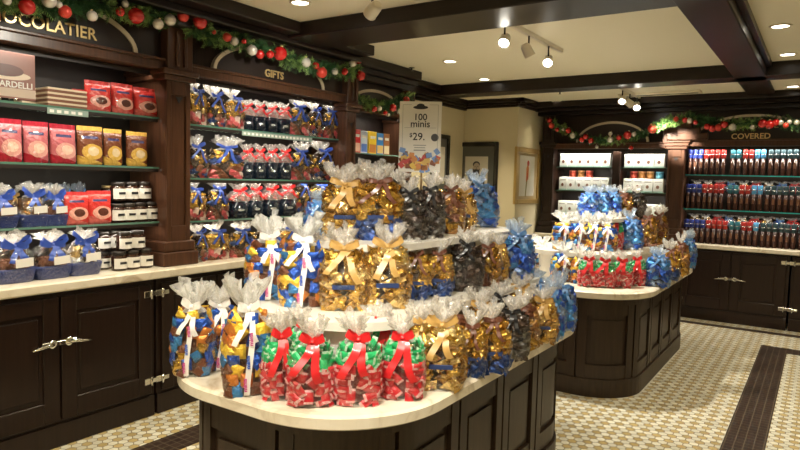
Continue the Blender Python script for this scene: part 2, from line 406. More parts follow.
# ================================================================== CABINETS
def handle_mb(mb, flip=1):      # ship's latch in local coords: x along the door, y out, z up
    mb.lathe([(.001, 0), (.026, .002), (.022, .012), (.001, .016)], 14, 0, (0, 0, 0), axis=Matrix.Rotation(-PI/2, 3, 'X'))
    mb.box((-.055, 0, -.013), (.04, .008, .013), 0, .004)
    mb.tube([(0, .018, 0), (flip*.03, .03, .003), (flip*.075, .032, -.004), (flip*.115, .026, -.012)], [.009, .010, .008, .005])
    return mb
def hinge_mb(mb):
    mb.box((-.045, 0, -.014), (.0, .007, .014), 0, .003); mb.box((.006, 0, -.02), (.05, .006, .02), 0, .003)
    mb.tube([(.003, .008, -.028), (.003, .008, .028)], .008); return mb
RX = {'+x': 0, '-y': 0}
def cabinet(a0, a1, pos, face, zt, label, hz=.60):
    """two-door base cabinet; a0..a1 along the wall, pos = face plane"""
    t = thing('base_cabinet', label, 'cabinet', ((pos, (a0+a1)/2, 0) if face == '+x' else ((a0+a1)/2, pos, 0)), PI/2 if face == '+x' else 0)
    h = (a1-a0)/2                                            # local: x along the wall, -y out
    mb = MB().box((-h, .0, .10), (h, .44, zt-.045)).box((-h, .03, 0), (h, .44, .10))
    mb.box((-h, -.012, .0), (h, .03, .13), 0, .004)
    mb.build('carcass', WOOD, t)
    for s in (-1, 1):
        d0, d1 = (-h+.03, -.006) if s < 0 else (.006, h-.03)
        z0, z1 = .15, zt-.07; fr = .085; mb = MB()
        mb.box((d0, -.022, z0), (d0+fr, 0, z1), 0, .003).box((d1-fr, -.022, z0), (d1, 0, z1), 0, .003)
        mb.box((d0+fr, -.022, z0), (d1-fr, 0, z0+fr+.03), 0, .003).box((d0+fr, -.022, z1-fr), (d1-fr, 0, z1), 0, .003)
        mb.box((d0+fr, -.008, z0+fr), (d1-fr, 0, z1-fr))
        mb.box((d0+fr+.02, -.014, z0+fr+.055), (d1-fr-.02, 0, z1-fr-.02), 0, .005)
        d = mb.build('door', WOOD, t)
        hb = handle_mb(MB(), s); o = hb.build('handle', CHROME, d, (s*.045, -.022, hz), (0, 0, PI)); o.rotation_euler = (0, 0, PI)
        o.scale = (-1, 1, 1)
        for zz in (z0+.08, z1-.06):
            hinge_mb(MB()).build('hinge', CHROME, d, (d1 if s > 0 else d0, -.022, zz), (0, 0, PI))
    return t
X0 = -3.42
cabinet(-.22, .48, X0, '+x', .905, 'dark wood base cabinet with chrome latches, out of the left foreground')
cabinet(.50, 1.18, X0, '+x', .905, 'dark wood base cabinet at the near end of the left counter')
ysplit = at_x(61, 380, X0+.02).y
cabinet(1.2, 2*ysplit-1.2, X0, '+x', .905, 'dark wood two-door base cabinet under the left counter with chrome latches in view', .585)
for a, b, lb in ((2*ysplit-1.18, 3.32, 'dark wood base cabinet under the left counter behind the near display island'), (3.34, 4.40, 'dark wood base cabinet under the left counter below the gift shelves'), (4.42, 5.5, 'dark wood base cabinet at the far end of the left counter')):
    cabinet(a, b, X0, '+x', .905, lb)
YB = 7.89
cabinet(-3.1, -2.24, YB, '-y', .86, 'dark wood back base cabinet in the left corner below the white boxes')
cabinet(-2.22, -1.38, YB, '-y', .86, 'dark wood back base cabinet behind the far display island')
cabinet(-1.36, -.25, YB, '-y', .86, 'dark wood back base cabinet with two bright latches left of the dark floor band', .50)
cabinet(-.23, .85, YB, '-y', .86, 'dark wood back base cabinet at the right edge of the photo', .50)
for a, b, q in ((.87, 1.9, 'farther right'), (1.92, 2.95, 'farthest right')): cabinet(a, b, YB, '-y', .86, 'dark wood back base cabinet %s outside the photo' % q)
tag(MB().box((-3.9, -.25, .867), (-3.375, 5.53, .92), 0, .008).build('countertop', STONE), 'long cream marble worktop on the left wall cabinets', 'countertop')
tag(MB().box((-3.12, 7.84, .82), (3.0, 8.36, .868), 0, .008).build('countertop', STONE), 'cream marble worktop on the back wall cabinets', 'countertop')
# ------------------------------------------------------------------ pilasters, fascias, shelves of the wall cases
def pilaster(a0, a1, pos, face, z0, zc, zt, label, m=WOODL, back=.385, corb=False):
    t = thing('pilaster', label, 'pillar', ((pos, (a0+a1)/2, z0) if face == '+x' else ((a0+a1)/2, pos, z0)), PI/2 if face == '+x' else 0)
    h = (a1-a0)/2; H = zc-z0
    mb = MB().box((-h, 0, .1), (h, back, H))
    fr = h*.38
    mb.box((-h, -.014, .15), (-h+fr, 0, H), 0, .003).box((h-fr, -.014, .15), (h, 0, H), 0, .003).box((-h+fr, -.014, .15), (h-fr, 0, .26), 0, .003).box((-h+fr, -.014, H-.09), (h-fr, 0, H), 0, .003)
    mb.build('shaft', m, t)
    MB().box((-h-.045, -.045, 0), (h+.045, back, .09), 0, .006).box((-h-.028, -.03, .09), (h+.028, back, .16), 0, .008).build('plinth', m, t)
    MB().box((-h-.03, -.035, H), (h+.03, back, H+.035), 0, .006).box((-h-.045, -.05, H+.035), (h+.045, back, H+.07), 0, .006).build('capital', m, t)
    MB().box((-h-.005, -.03, H+.07), (h+.005, back, zt-z0), 0, .004).box((-h*.45, -.05, H+.09), (-h*.2, -.03, zt-z0-.02), 0, .004).box((h*.2, -.05, H+.09), (h*.45, -.03, zt-z0-.02), 0, .004).build('bracket', m, t)
    if corb: MB().box((-h-.06, -.06, H+.07), (h+.06, .1, zt-z0-.12), 0, .006).box((-h-.02, -.08, H+.10), (h+.24, .0, H+.18), 0, .006).box((-h-.02, -.07, H+.17), (h+.16, .0, H+.24), 0, .006).build('corbel', m, t)
    MB().prism([(-h*.3, H-.10), (h*.3, H-.10), (0, H-.14)][::-1], 0, .003).build('inlay', INK, t, (0, -.0145, 0), (PI/2, 0, 0))
    return t
pilaster(.74, .97, -3.5, '+x', .92, 2.11, 2.44, 'wood pilaster at the near end of the left shelves')
pilaster(2.525, 2.705, -3.5, '+x', .92, 2.11, 2.44, 'brown wood pilaster between the pouch shelves and the gift shelves')
pilaster(4.335, 4.475, -3.5, '+x', .92, 2.10, 2.44, 'brown wood pilaster at the far end of the gift shelves')
pilaster(5.44, 5.56, -3.6, '+x', .92, 2.10, 2.42, 'narrow wood end post beside the cream wall', back=.28)
pilaster(-3.075, -2.93, 7.93, '-y', .868, 1.98, 2.38, 'dark wood post in the corner beside the gold picture', WOOD)
pilaster(-1.54, -1.36, 7.93, '-y', .868, 1.95, 2.38, 'wood pilaster with a bright lit capital on the back wall', WOODL, corb=True)
pilaster(.22, .40, 7.93, '-y', .868, 1.95, 2.38, 'wood pilaster on the back wall beyond the right edge of the photo', WOODL)
pilaster(2.0, 2.18, 7.93, '-y', .868, 1.95, 2.38, 'wood pilaster far right on the back wall outside the photo', WOODL)
tag(B((-2.205, 8.02, .868), (-2.105, 8.36, 2.0), .004).build('divider_post', WOOD), 'slim dark wood divider between the two stacks of white boxes', 'post')
def arcband(mb, c, hw, hh, w, th, mi=0, a0=0, a1=PI, n=28):
    vs = []; 
    for k in range(n+1):
        t = a1+(a0-a1)*k/n
        for rr in (0, 1):
            for d in (0, -th): vs.append((c[0]+(hw-w*rr)*math.cos(t), d, c[1]+(hh-w*rr)*math.sin(t)))
    fs = []
    for k in range(n):
        a = 4*k; b = a+4
        fs += [(a, b, b+1, a+1), (a+2, a+3, b+3, b+2), (a+1, b+1, b+3, a+3), (a, a+2, b+2, b)]
    fs += [(0, 1, 3, 2), (4*n, 4*n+2, 4*n+3, 4*n+1)]
    return mb.add(vs, fs, mi)
def fascia(a0, a1, pos, face, z0, z1, zr, cx, words, label, tz, size, hw=.56, hh=.22, wm=GOLDM):
    t = thing('shelf_fascia', label, 'fascia board', ((pos, (a0+a1)/2, z0) if face == '+x' else ((a0+a1)/2, pos, z0)), PI/2 if face == '+x' else 0)
    h = (a1-a0)/2; cx -= (a0+a1)/2
    MB().box((-h, .02, zr-z0), (h, .10, z1-z0)).build('board', WOOD, t)
    MB().box((-h, -.012, 0), (h, .10, zr-z0), 0, .005).box((-h, -.03, zr-z0-.012), (h, .0, zr-z0+.006), 0, .004).build('rail', WOODL, t)
    n = 24; poly = [(cx+hw*math.cos(PI*k/n), (hh)*math.sin(PI*k/n)) for k in range(n+1)]
    p = MB().prism(poly, 0, .02).build('arched_plaque', INNER, t, (0, .02, zr-z0+.006), (PI/2, 0, 0))
    arcband(MB(), (cx, 0), hw+.02, hh+.02, .028, .03).build('arch_trim', PALE, t, (0, .02, zr-z0+.006))
    for w, dz, sz in words:
        me = textmesh(w, sz, .004, 'CENTER', .0012).copy(); me.materials.clear(); me.materials.append(wm)
        place('lettering', me, t, (cx, -.006, tz+dz-z0), (PI/2, 0, 0))
    return t
fascia(.97, 2.525, -3.52, '+x', 2.17, 2.46, 2.235, 1.76, [('CHOCOLATIER', -.015, .092)], 'fascia with an arched plaque lettered in gold above the near left shelves', 2.31, .08)
fascia(2.705, 4.335, -3.52, '+x', 2.17, 2.46, 2.235, 3.49, [('GIFTS', 0, .078)], 'fascia with an arched GIFTS plaque above the shelves of ribboned bags', 2.285, .08)
fascia(4.475, 5.44, -3.62, '+x', 2.14, 2.44, 2.2, 4.96, [], 'short fascia above the small boxes at the far left', 2.3, .05, .38, .14)
fascia(-2.93, -1.54, 7.92, '-y', 1.96, 2.40, 2.03, -2.2, [], 'back fascia with a bright curved arch trim above the white boxes', 2.1, .06, .42, .235)
fascia(-1.36, .22, 7.92, '-y', 1.98, 2.40, 2.05, -.70, [('CHOCOLATE', .115, .085), ('COVERED', 0, .085)], 'back fascia with gold COVERED lettering above the bottle shelves', 2.085, .08, .56, .25)
def shelf(a0, a1, pos, depth, face, z, label, edge=GEDGE, group=None):
    t = thing('glass_shelf', label, 'shelf', ((pos, (a0+a1)/2, z) if face == '+x' else ((a0+a1)/2, pos, z)), PI/2 if face == '+x' else 0, group)
    h = (a1-a0)/2
    MB().box((-h, .004, -.010), (h, depth, 0)).build('glass_panel', GLASS, t)
    MB().box((-h, -.002, -.012), (h, .004, .0), 0).build('front_edge', edge, t)
    return t
Z1, Z2, Z3 = 1.875, 1.558, 1.208
for z, lb in ((Z1, 'top glass shelf with red pouches in the near left case'), (Z2, 'second glass shelf with pink and gold pouches in the near left case'), (Z3, 'third glass shelf with baskets and jars in the near left case')):
    shelf(.98, 2.52, -3.56, .33, '+x', z, lb)
G1, G2, G3 = 1.855, 1.492, 1.20
for z, lb in ((G1, 'top glass shelf of the gift case'), (G2, 'middle glass shelf of the gift case'), (G3, 'lowest glass shelf of the gift case with the black mugs')):
    shelf(2.715, 4.325, -3.56, .33, '+x', z, lb)
F1, F2 = 1.76, 1.45
shelf(4.5, 5.43, -3.64, .25, '+x', F1, 'upper glass shelf of small colourful boxes left of the price sign'); shelf(4.5, 5.43, -3.64, .25, '+x', F2, 'lower glass shelf at the far left behind the bags')
W1, W2, W3 = 1.735, 1.435, 1.125
for z, nm in ((W1, 'top'), (W2, 'middle'), (W3, 'bottom')):
    shelf(-2.92, -2.21, 8.0, .34, '-y', z, nm+' glass shelf of white boxes left of the slim divider'); shelf(-2.1, -1.55, 8.0, .34, '-y', z, nm+' glass shelf of white boxes right of the slim divider')
C1, C2 = 1.66, 1.265
for z, nm in ((C1, 'upper'), (C2, 'lower')):
    shelf(-1.35, .21, 7.98, .36, '-y', z, nm+' teal-edged glass shelf of dark tubes on the back wall', TEAL)
# strip lamps of the wall cases: under the fascia, and added ones under the shelves
def striplight(a0, a1, p, q, z, face, e, label, lip=.03):
    t = thing('shelf_light', label, 'light', ((p, (a0+a1)/2, z) if face == '+x' else ((a0+a1)/2, p, z)), PI/2 if face == '+x' else 0)
    h = (a1-a0)/2
    MB().box((-h, -.004, -lip), (h, 0, 0)).box((-h, 0, -.004), (h, .03, 0)).build('housing', INNER, t)
    MB().box((-h+.01, .008, -.012), (h-.01, .022, -.004)).build('tube', mat('case_tube_glow', (1, .92, .78), .5, emit=4), t)
    l = bpy.data.lights.new('strip', 'AREA'); l.shape = 'RECTANGLE'; l.size = 2*h-.05; l.size_y = .012; l.energy = e; l.color = (1, .92, .78)
    o = bpy.data.objects.new('lamp', l); COL.objects.link(o); o.parent = t; o.location = (0, .015, -.0135)
striplight(1.0, 2.50, -3.60, 0, 2.167, '+x', 1.8, 'light strip inside the near left case'); striplight(2.75, 4.30, -3.60, 0, 2.167, '+x', 1.6, 'light strip inside the gift case')
striplight(4.52, 5.4, -3.68, 0, 2.135, '+x', 2, 'light strip in the far left case')
striplight(-2.9, -1.57, 7.98, 0, 1.957, '-y', 5.5, 'light strip above the white boxes'); striplight(-1.33, .2, 7.97, 0, 1.977, '-y', 5, 'light strip above the dark tubes')
for z, e, w in ((W1, 5, 'middle row of white boxes'), (W2, 5, 'bottom row of white boxes')):  # under-shelf strips, unseen and added to brighten the rows below them
    striplight(-2.9, -2.23, 8.005, 0, z-.012, '-y', e*.55, 'added light strip left of the slim divider over the '+w); striplight(-2.08, -1.57, 8.005, 0, z-.012, '-y', e*.45, 'added light strip right of the slim divider over the '+w)
for z, e, w in ((C1, 2, 'middle row of tubes'), (C2, 2, 'bottom row of tubes')): striplight(-1.33, .2, 7.985, 0, z-.012, '-y', e, 'added light strip over the '+w)
for z, e, w in ((Z1, 1.4, 'pink and gold pouches'), (Z2, 1.8, 'third shelf baskets'), (Z3, 1.6, 'counter baskets')): striplight(1.0, 2.51, -3.563, 0, z-.012, '+x', e, 'added light strip over the '+w, .02)  # shelf strips added to lift the goods in the left cases
for z, e, w in ((G1, 1.2, 'second row of gift bags'), (G2, 1.2, 'third row of gift bags'), (G3, 1.2, 'gift bags on the counter')): striplight(2.74, 4.31, -3.563, 0, z-.012, '+x', e, 'added light strip over the '+w, .02)
# ================================================================== ISLANDS
def island(x0, x1, y0, y1, r, label, tiers, kind):
    cx, cy = (x0+x1)/2, (y0+y1)/2
    t = thing('display_island', label, 'display counter', (cx, cy, 0))
    L = lambda a, b, c, d, rr, n=12: rrect(a-cx, b-cx, c-cy, d-cy, rr, n)
    i = .10
    MB().prism(L(x0+i, x1-i, y0+i, y1-i, r-i), .10, .722, 0, False).build('body', WOODI, t)
    MB().prism(L(x0+i-.03, x1-i+.03, y0+i-.03, y1-i+.03, r-i+.03), 0, .13, 0, False).build('plinth', WOODI, t)
    MB().prism(L(x0+i-.02, x1-i+.02, y0+i-.02, y1-i+.02, r-i+.02), .665, .722, 0, False).build('top_rail', WOODI, t)
    # slab with eased edge
    rings = []
    for off, z in ((.012, .72), (0, .728), (0, .762), (.012, .77)):
        rings.append([(x, y, z) for x, y in L(x0+off, x1-off, y0+off, y1-off, r-off, 16)])
    MB().loft(rings, 0, False).build('marble_top', STONE, t)
    # framed panels round the body
    P = L(x0+i, x1-i, y0+i, y1-i, r-i, 24); seg = []
    tot = 0; acc = [0]
    for k in range(len(P)):
        a, b = Vector(P[k]), Vector(P[(k+1) % len(P)]); tot += (b-a).length; acc.append(tot)
    def at(s):
        s %= tot
        for k in range(len(P)):
            if acc[k+1] >= s:
                a, b = Vector(P[k]), Vector(P[(k+1) % len(P)]); f = (s-acc[k])/max(1e-9, acc[k+1]-acc[k]); d = (b-a).normalized(); return a+(b-a)*f, Vector((d.y, -d.x))
    npan = round(tot/.40); w = tot/npan
    for q in range(npan):
        mb = MB(); s0 = q*w
        def patch(u0, u1, z0, z1, out):
            n = max(2, int((u1-u0)/.02)); ring = []
            for k in range(n+1):
                p, nn = at(s0+u0+(u1-u0)*k/n)
                a = p-nn*.004; b = p+nn*out
                ring.append([(a.x, a.y, z0), (b.x, b.y, z0), (b.x, b.y, z1), (a.x, a.y, z1)])
            mb.loft(ring, 0, False)
        patch(.008, .065, .13, .665, .020); patch(w-.065, w-.008, .13, .665, .020); patch(.065, w-.065, .13, .23, .016); patch(.065, w-.065, .59, .665, .016)
        patch(.10, w-.10, .265, .555, .010)
        mb.build('framed_panel', WOODI, t)
    for q, (a, b, c, d, rr, z, th) in enumerate(tiers):
        lo = .771 if q == 0 else tiers[0][5]
        r_ = thing('display_riser', '%s white raised tier on the %s display island' % (('lower', 'upper')[q], ('near', 'far')[kind]), 'display stand', (cx, cy, lo))
        MB().prism(L(a+.06, b-.06, c+.06, d-.06, max(.03, rr-.06)), 0, z-th-lo).build('riser', WHITE, r_)
        MB().prism(L(a, b, c, d, rr), z-th-lo, z-lo, 0, False).build('tier', mat('white_laminate', (.74, .70, .62), .3), r_)
    return t
T2, T3 = 1.0, 1.25
island(-2.19, -1.05, 1.42, 3.62, .43, 'near marble-topped display island loaded with candy bags in the centre', [(-2.04, -1.26, 1.70, 3.55, .3, T2, .032), (-1.96, -1.42, 2.02, 3.5, .18, T3, .028)], 0)
U2, U3 = 1.0, 1.25
island(-2.16, -.96, 4.35, 6.75, .45, 'far marble-topped display island with candy bags behind the near one', [(-1.98, -1.16, 4.66, 6.5, .3, U2, .032), (-1.82, -1.32, 4.98, 6.2, .18, U3, .028)], 1)
# ================================================================== CANDY BAGS
def prof(z):                                   # body outline factor by height fraction
    pts = [(0, .88), (.03, .96), (.15, 1.05), (.38, 1.08), (.54, 1.0), (.64, .82), (.71, .50), (.755, .24), (.79, .27), (.86, .40), (.93, .50), (1, .54)]
    for (a, fa), (b, fb) in zip(pts, pts[1:]):
        if z <= b: t = (z-a)/(b-a); t = t*t*(3-2*t); return fa+(fb-fa)*t
    return pts[-1][1]
def sq(th, w, d, e=.62):
    c, s = math.cos(th), math.sin(th)
    return (math.copysign(abs(c)**e, c)*w/2, math.copysign(abs(s)**e, s)*d/2)
def wrap_mesh(w, d, H, rnd, ruff=1.0, folds=11, ruffm=None):
    n = 66; rings = []; zs = [0, .01, .05, .12, .2, .28, .36, .44, .5, .56, .61, .65, .69, .72, .755, .785, .82, .86, .90, .94, .97, 1.0]
    ph = [rnd.uniform(0, 6.28) for _ in range(8)]
    amp = [rnd.uniform(.5, 1) for _ in range(n)]
    jag = [rnd.uniform(-1, 1) for _ in range(n)]
    lean = (rnd.uniform(-.02, .02), rnd.uniform(-.02, .02))
    for z in zs:
        ring = []; f = prof(z); e = .62 if z < .5 else .62+.38*min(1, (z-.5)/.2)
        up_ = max(0, (z-.76)/.24)
        fold = 0 if z < .55 else min(1, (z-.55)/.2)
        for i in range(n):
            th = 2*PI*i/n; x, y = sq(th, w, d, e)
            if z > .56:                            # round the gather off into a circle
                g = min(1, (z-.56)/.19); rr = min(w, d)/2*1.05
                x = x*(1-g)+rr*1.12*math.cos(th)*g; y = y*(1-g)+rr*.95*math.sin(th)*g
            ff = f
            ff *= 1+.02*math.sin(5*th+ph[0]+z*14)+.016*math.sin(9*th+ph[1]-z*23)
            ff *= 1+fold*.10*math.sin(folds*th+ph[2]+2*z)*(1-up_)
            if up_ > 0:
                s = math.sin(folds*th+ph[3]+1.6*math.sin(2*th+ph[4])+2.2*z)
                ff *= ruff*(1+up_*(.30*s+.22*math.sin((folds*2+3)*th+ph[5]+9*z)+.30*(amp[i]-.75)))*(1+.22*math.sin(2*th+ph[6]))*(1+.16*math.sin(3*th+ph[7]-11*z))
                if ruff != 1 and up_ < .25: ff /= ruff**(1-up_*4)
            zz = z*H
            if up_ > 0: zz += up_**1.5*H*(.065*math.sin(2*th+ph[7])+.045*math.sin(5*th+ph[1])+.022*jag[i]-.03)
            ring.append((x*ff+lean[0]*max(0, z-.6)*2.5, y*ff+lean[1]*max(0, z-.6)*2.5, zz))
        rings.append(ring)
    mb = MB(); mis = [0 if zs[k] < .68 else 1 for k in range(len(zs)-1)]
    mb.loft(rings, 0, True, True, False, mis)
    # an inner, torn layer of the gathered top
    rings = []
    for k, z in enumerate((.755, .80, .86, .91, .95)):
        ring = []
        for i in range(44):
            th = 2*PI*i/44; u = (z-.755)/.2; rr = min(w, d)/2*(.18+.34*u)*ruff*(1+u*.5*math.sin((folds-3)*th+ph[5]))
            ring.append((rr*math.cos(th)+lean[0]*(z-.6)*2.5, rr*.9*math.sin(th)+lean[1]*(z-.6)*2.5, H*(z+u*u*(.07*math.sin(5*th+ph[1])+.02*jag[i]))))
        rings.append(ring)
    mb.loft(rings, 1, True, False, False)
    return mb.mesh('cellophane', [CELLO, ruffm or RUFF])
def surf(th, z, w, d, k=.86):                    # point just inside the wrap and its outward angle
    x, y = sq(th, w, d); f = prof(z)*k; e = .02
    x2, y2 = sq(th+e, w, d); tx, ty = x2-x, y2-y; L = math.hypot(tx, ty) or 1
    return x*f, y*f, math.atan2(-tx/L, ty/L)
def candy_mesh(name, a, b, c, m):               # small wrapped square with crimped edges, local z = thickness, UV on top
    mb = MB(); n = 4; top = []; g = []
    for s in (1, -1):
        vs = []; uv = []
        for i in range(n+1):
            for j in range(n+1):
                u, v = i/n, j/n; e = min(u, 1-u, v, 1-v)
                z = s*c*(0 if e == 0 else (.8 if e < .3 else 1))
                vs.append(((u-.5)*a, (v-.5)*b, z)); uv.append((u, v))
        fs = []; us = []
        for i in range(n):
            for j in range(n):
                q = [i*(n+1)+j, (i+1)*(n+1)+j, (i+1)*(n+1)+j+1, i*(n+1)+j+1]
                if s < 0: q = q[::-1]
                fs.append(q); us.append([uv[k] for k in q])
        mb.add(vs, fs, 0, False, us)
    return mb.mesh(name, m)
def chunk(mb, P, q, s, mi, rnd):                # foil-wrapped square: creased little pillow
    n = 3; V = {}
    vs = []; fs = []
    for sg in (1, -1):
        for i in range(n+1):
            for j in range(n+1):
                if sg < 0 and (i in (0, n) or j in (0, n)): continue
                u, v = i/n-.5, j/n-.5; e = i in (0, n) or j in (0, n)
                k = 1+rnd.uniform(-.12, .12)
                V[(sg, i, j)] = len(vs); vs.append(q @ Vector((u*s[0]*k, v*s[1]*k, (rnd.uniform(-.25, .25) if e else sg*rnd.uniform(.55, 1.1))*s[2]*.5))+P)
    g = lambda sg, i, j: V.get((sg, i, j), V.get((1, i, j)))
    for i in range(n):
        for j in range(n):
            a, b, c, d = [g(1, *t) for t in ((i, j), (i+1, j), (i+1, j+1), (i, j+1))]
            fs += [(a, b, c), (a, c, d)] if (i+j) % 2 else [(a, b, d), (b, c, d)]
            a, b, c, d = [g(-1, *t) for t in ((i, j), (i+1, j), (i+1, j+1), (i, j+1))]
            fs += [(c, b, a), (d, c, a)]
    mb.add(vs, fs, mi)
COREM = mat('gap_shade_core', (.05, .03, .02), .6)  # dark core painted as the shade in the gaps between sweets
def foil_fill(w, d, H, mats, rnd, zone=None, n_ring=10, rows=8, size=.036, top=.66):
    mb = MB()
    for r in range(rows):
        z = .06+(top-.06)*r/(rows-1)
        for i in range(n_ring):
            th = 2*PI*(i+rnd.uniform(-.3, .3)+(r % 2)*.5)/n_ring
            x, y, a = surf(th, z, w, d, .84)
            q = Matrix.Rotation(a, 3, 'Z') @ Matrix.Rotation(PI/2+rnd.uniform(-.55, .55), 3, 'Y') @ Matrix.Rotation(rnd.uniform(-.4, .4), 3, 'X') @ Matrix.Rotation(rnd.uniform(0, PI), 3, 'Z')
            mi = zone(z, rnd) if zone else rnd.randrange(len(mats))
            sz = size*rnd.uniform(.9, 1.25)
            chunk(mb, Vector((x*.96, y*.96, z*H)), q, (sz*1.35, sz, sz*.55), mi, rnd)
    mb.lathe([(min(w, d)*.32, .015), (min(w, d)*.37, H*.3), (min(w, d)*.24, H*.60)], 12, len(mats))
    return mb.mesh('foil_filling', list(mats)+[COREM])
def bow(mb, z, r, s, rnd, tail=.10, w=.016, tails=2, mi=0, body=None):
    """ribbon round the neck at height z and a bow in front (-y); s = loop length; tails follow the body (w, d, H)"""
    mb.lathe([(r, z-.006), (r*1.15, z), (r, z+.006)], 14, mi)
    y0 = -r*1.1-.004
    for sg in (-1, 1):
        pts = []; ww = []; lift = rnd.uniform(.1, .7)*s
        for k in range(13):
            t = k/12; a = 2*PI*t; u = (1-math.cos(a))/2
            pts.append((sg*s*u*.9, y0-.008-.26*s*math.sin(a)-.2*s*u, z+lift*u-.10*s*math.sin(a))); ww.append(w*(.4+.6*math.sin(a/2)))
        mb.strip(pts, Vector((-sg*lift/s*.6, .1, 1)).normalized(), ww, mi)
    mb.lathe([(.001, -.008), (.009, -.005), (.009, .005), (.001, .008)], 8, mi, (0, y0-.012, z), axis=Matrix.Rotation(PI/2, 3, 'Y'))
    for k in range(tails):
        sg = -1 if k == 0 else 1; pts = []; dx = rnd.uniform(.022, .05)*sg; tl = tail*rnd.uniform(.75, 1.1)
        for q in range(11):
            t = q/10; zz = z-tl*t*(1+.1*k)
            yb = -(prof(max(0, zz/body[2]))*body[1]/2+.007) if body else y0-.008-.025*math.sin(min(1, t*1.3)*PI/2)
            yy = min(y0-.01-.02*min(1, 4*t), yb-.004*math.sin(9*t+k))
            pts.append((dx*t+.006*math.sin(5*t+k), yy, zz))
        mb.strip(pts, Vector((1, .25*sg, .25*sg)).normalized(), w, mi)
MINI_MS = [COCOA, YEL, SKY, BLUE, COPPER, COCOA, GOLD]
cand = {m.name: candy_mesh('candy', .040, .040, .010, m) for m in (COCOA, YEL, SKY, BLUE, COPPER, GOLD)}
candp = {'r': candy_mesh('candy', .048, .027, .006, PEPR), 'g': candy_mesh('candy', .048, .027, .006, PEPG)}
CUT = {'minis': dict(w=.165, d=.13, H=.30, rib=R_WHITE), 'peppermint': dict(w=.14, d=.115, H=.30, rib=R_RED), 'gold': dict(w=.15, d=.115, H=.29, rib=R_GOLD), 'goldblue': dict(w=.14, d=.10, H=.28, rib=R_BRN),
       'dark': dict(w=.14, d=.10, H=.28, rib=R_BLK), 'blue': dict(w=.145, d=.10, H=.27, rib=R_SKY), 'caramel': dict(w=.14, d=.10, H=.28, rib=R_BRN)}
CATS = 'bag of sweets'
STAMP = mat('navy_label', (.02, .04, .13), .4)
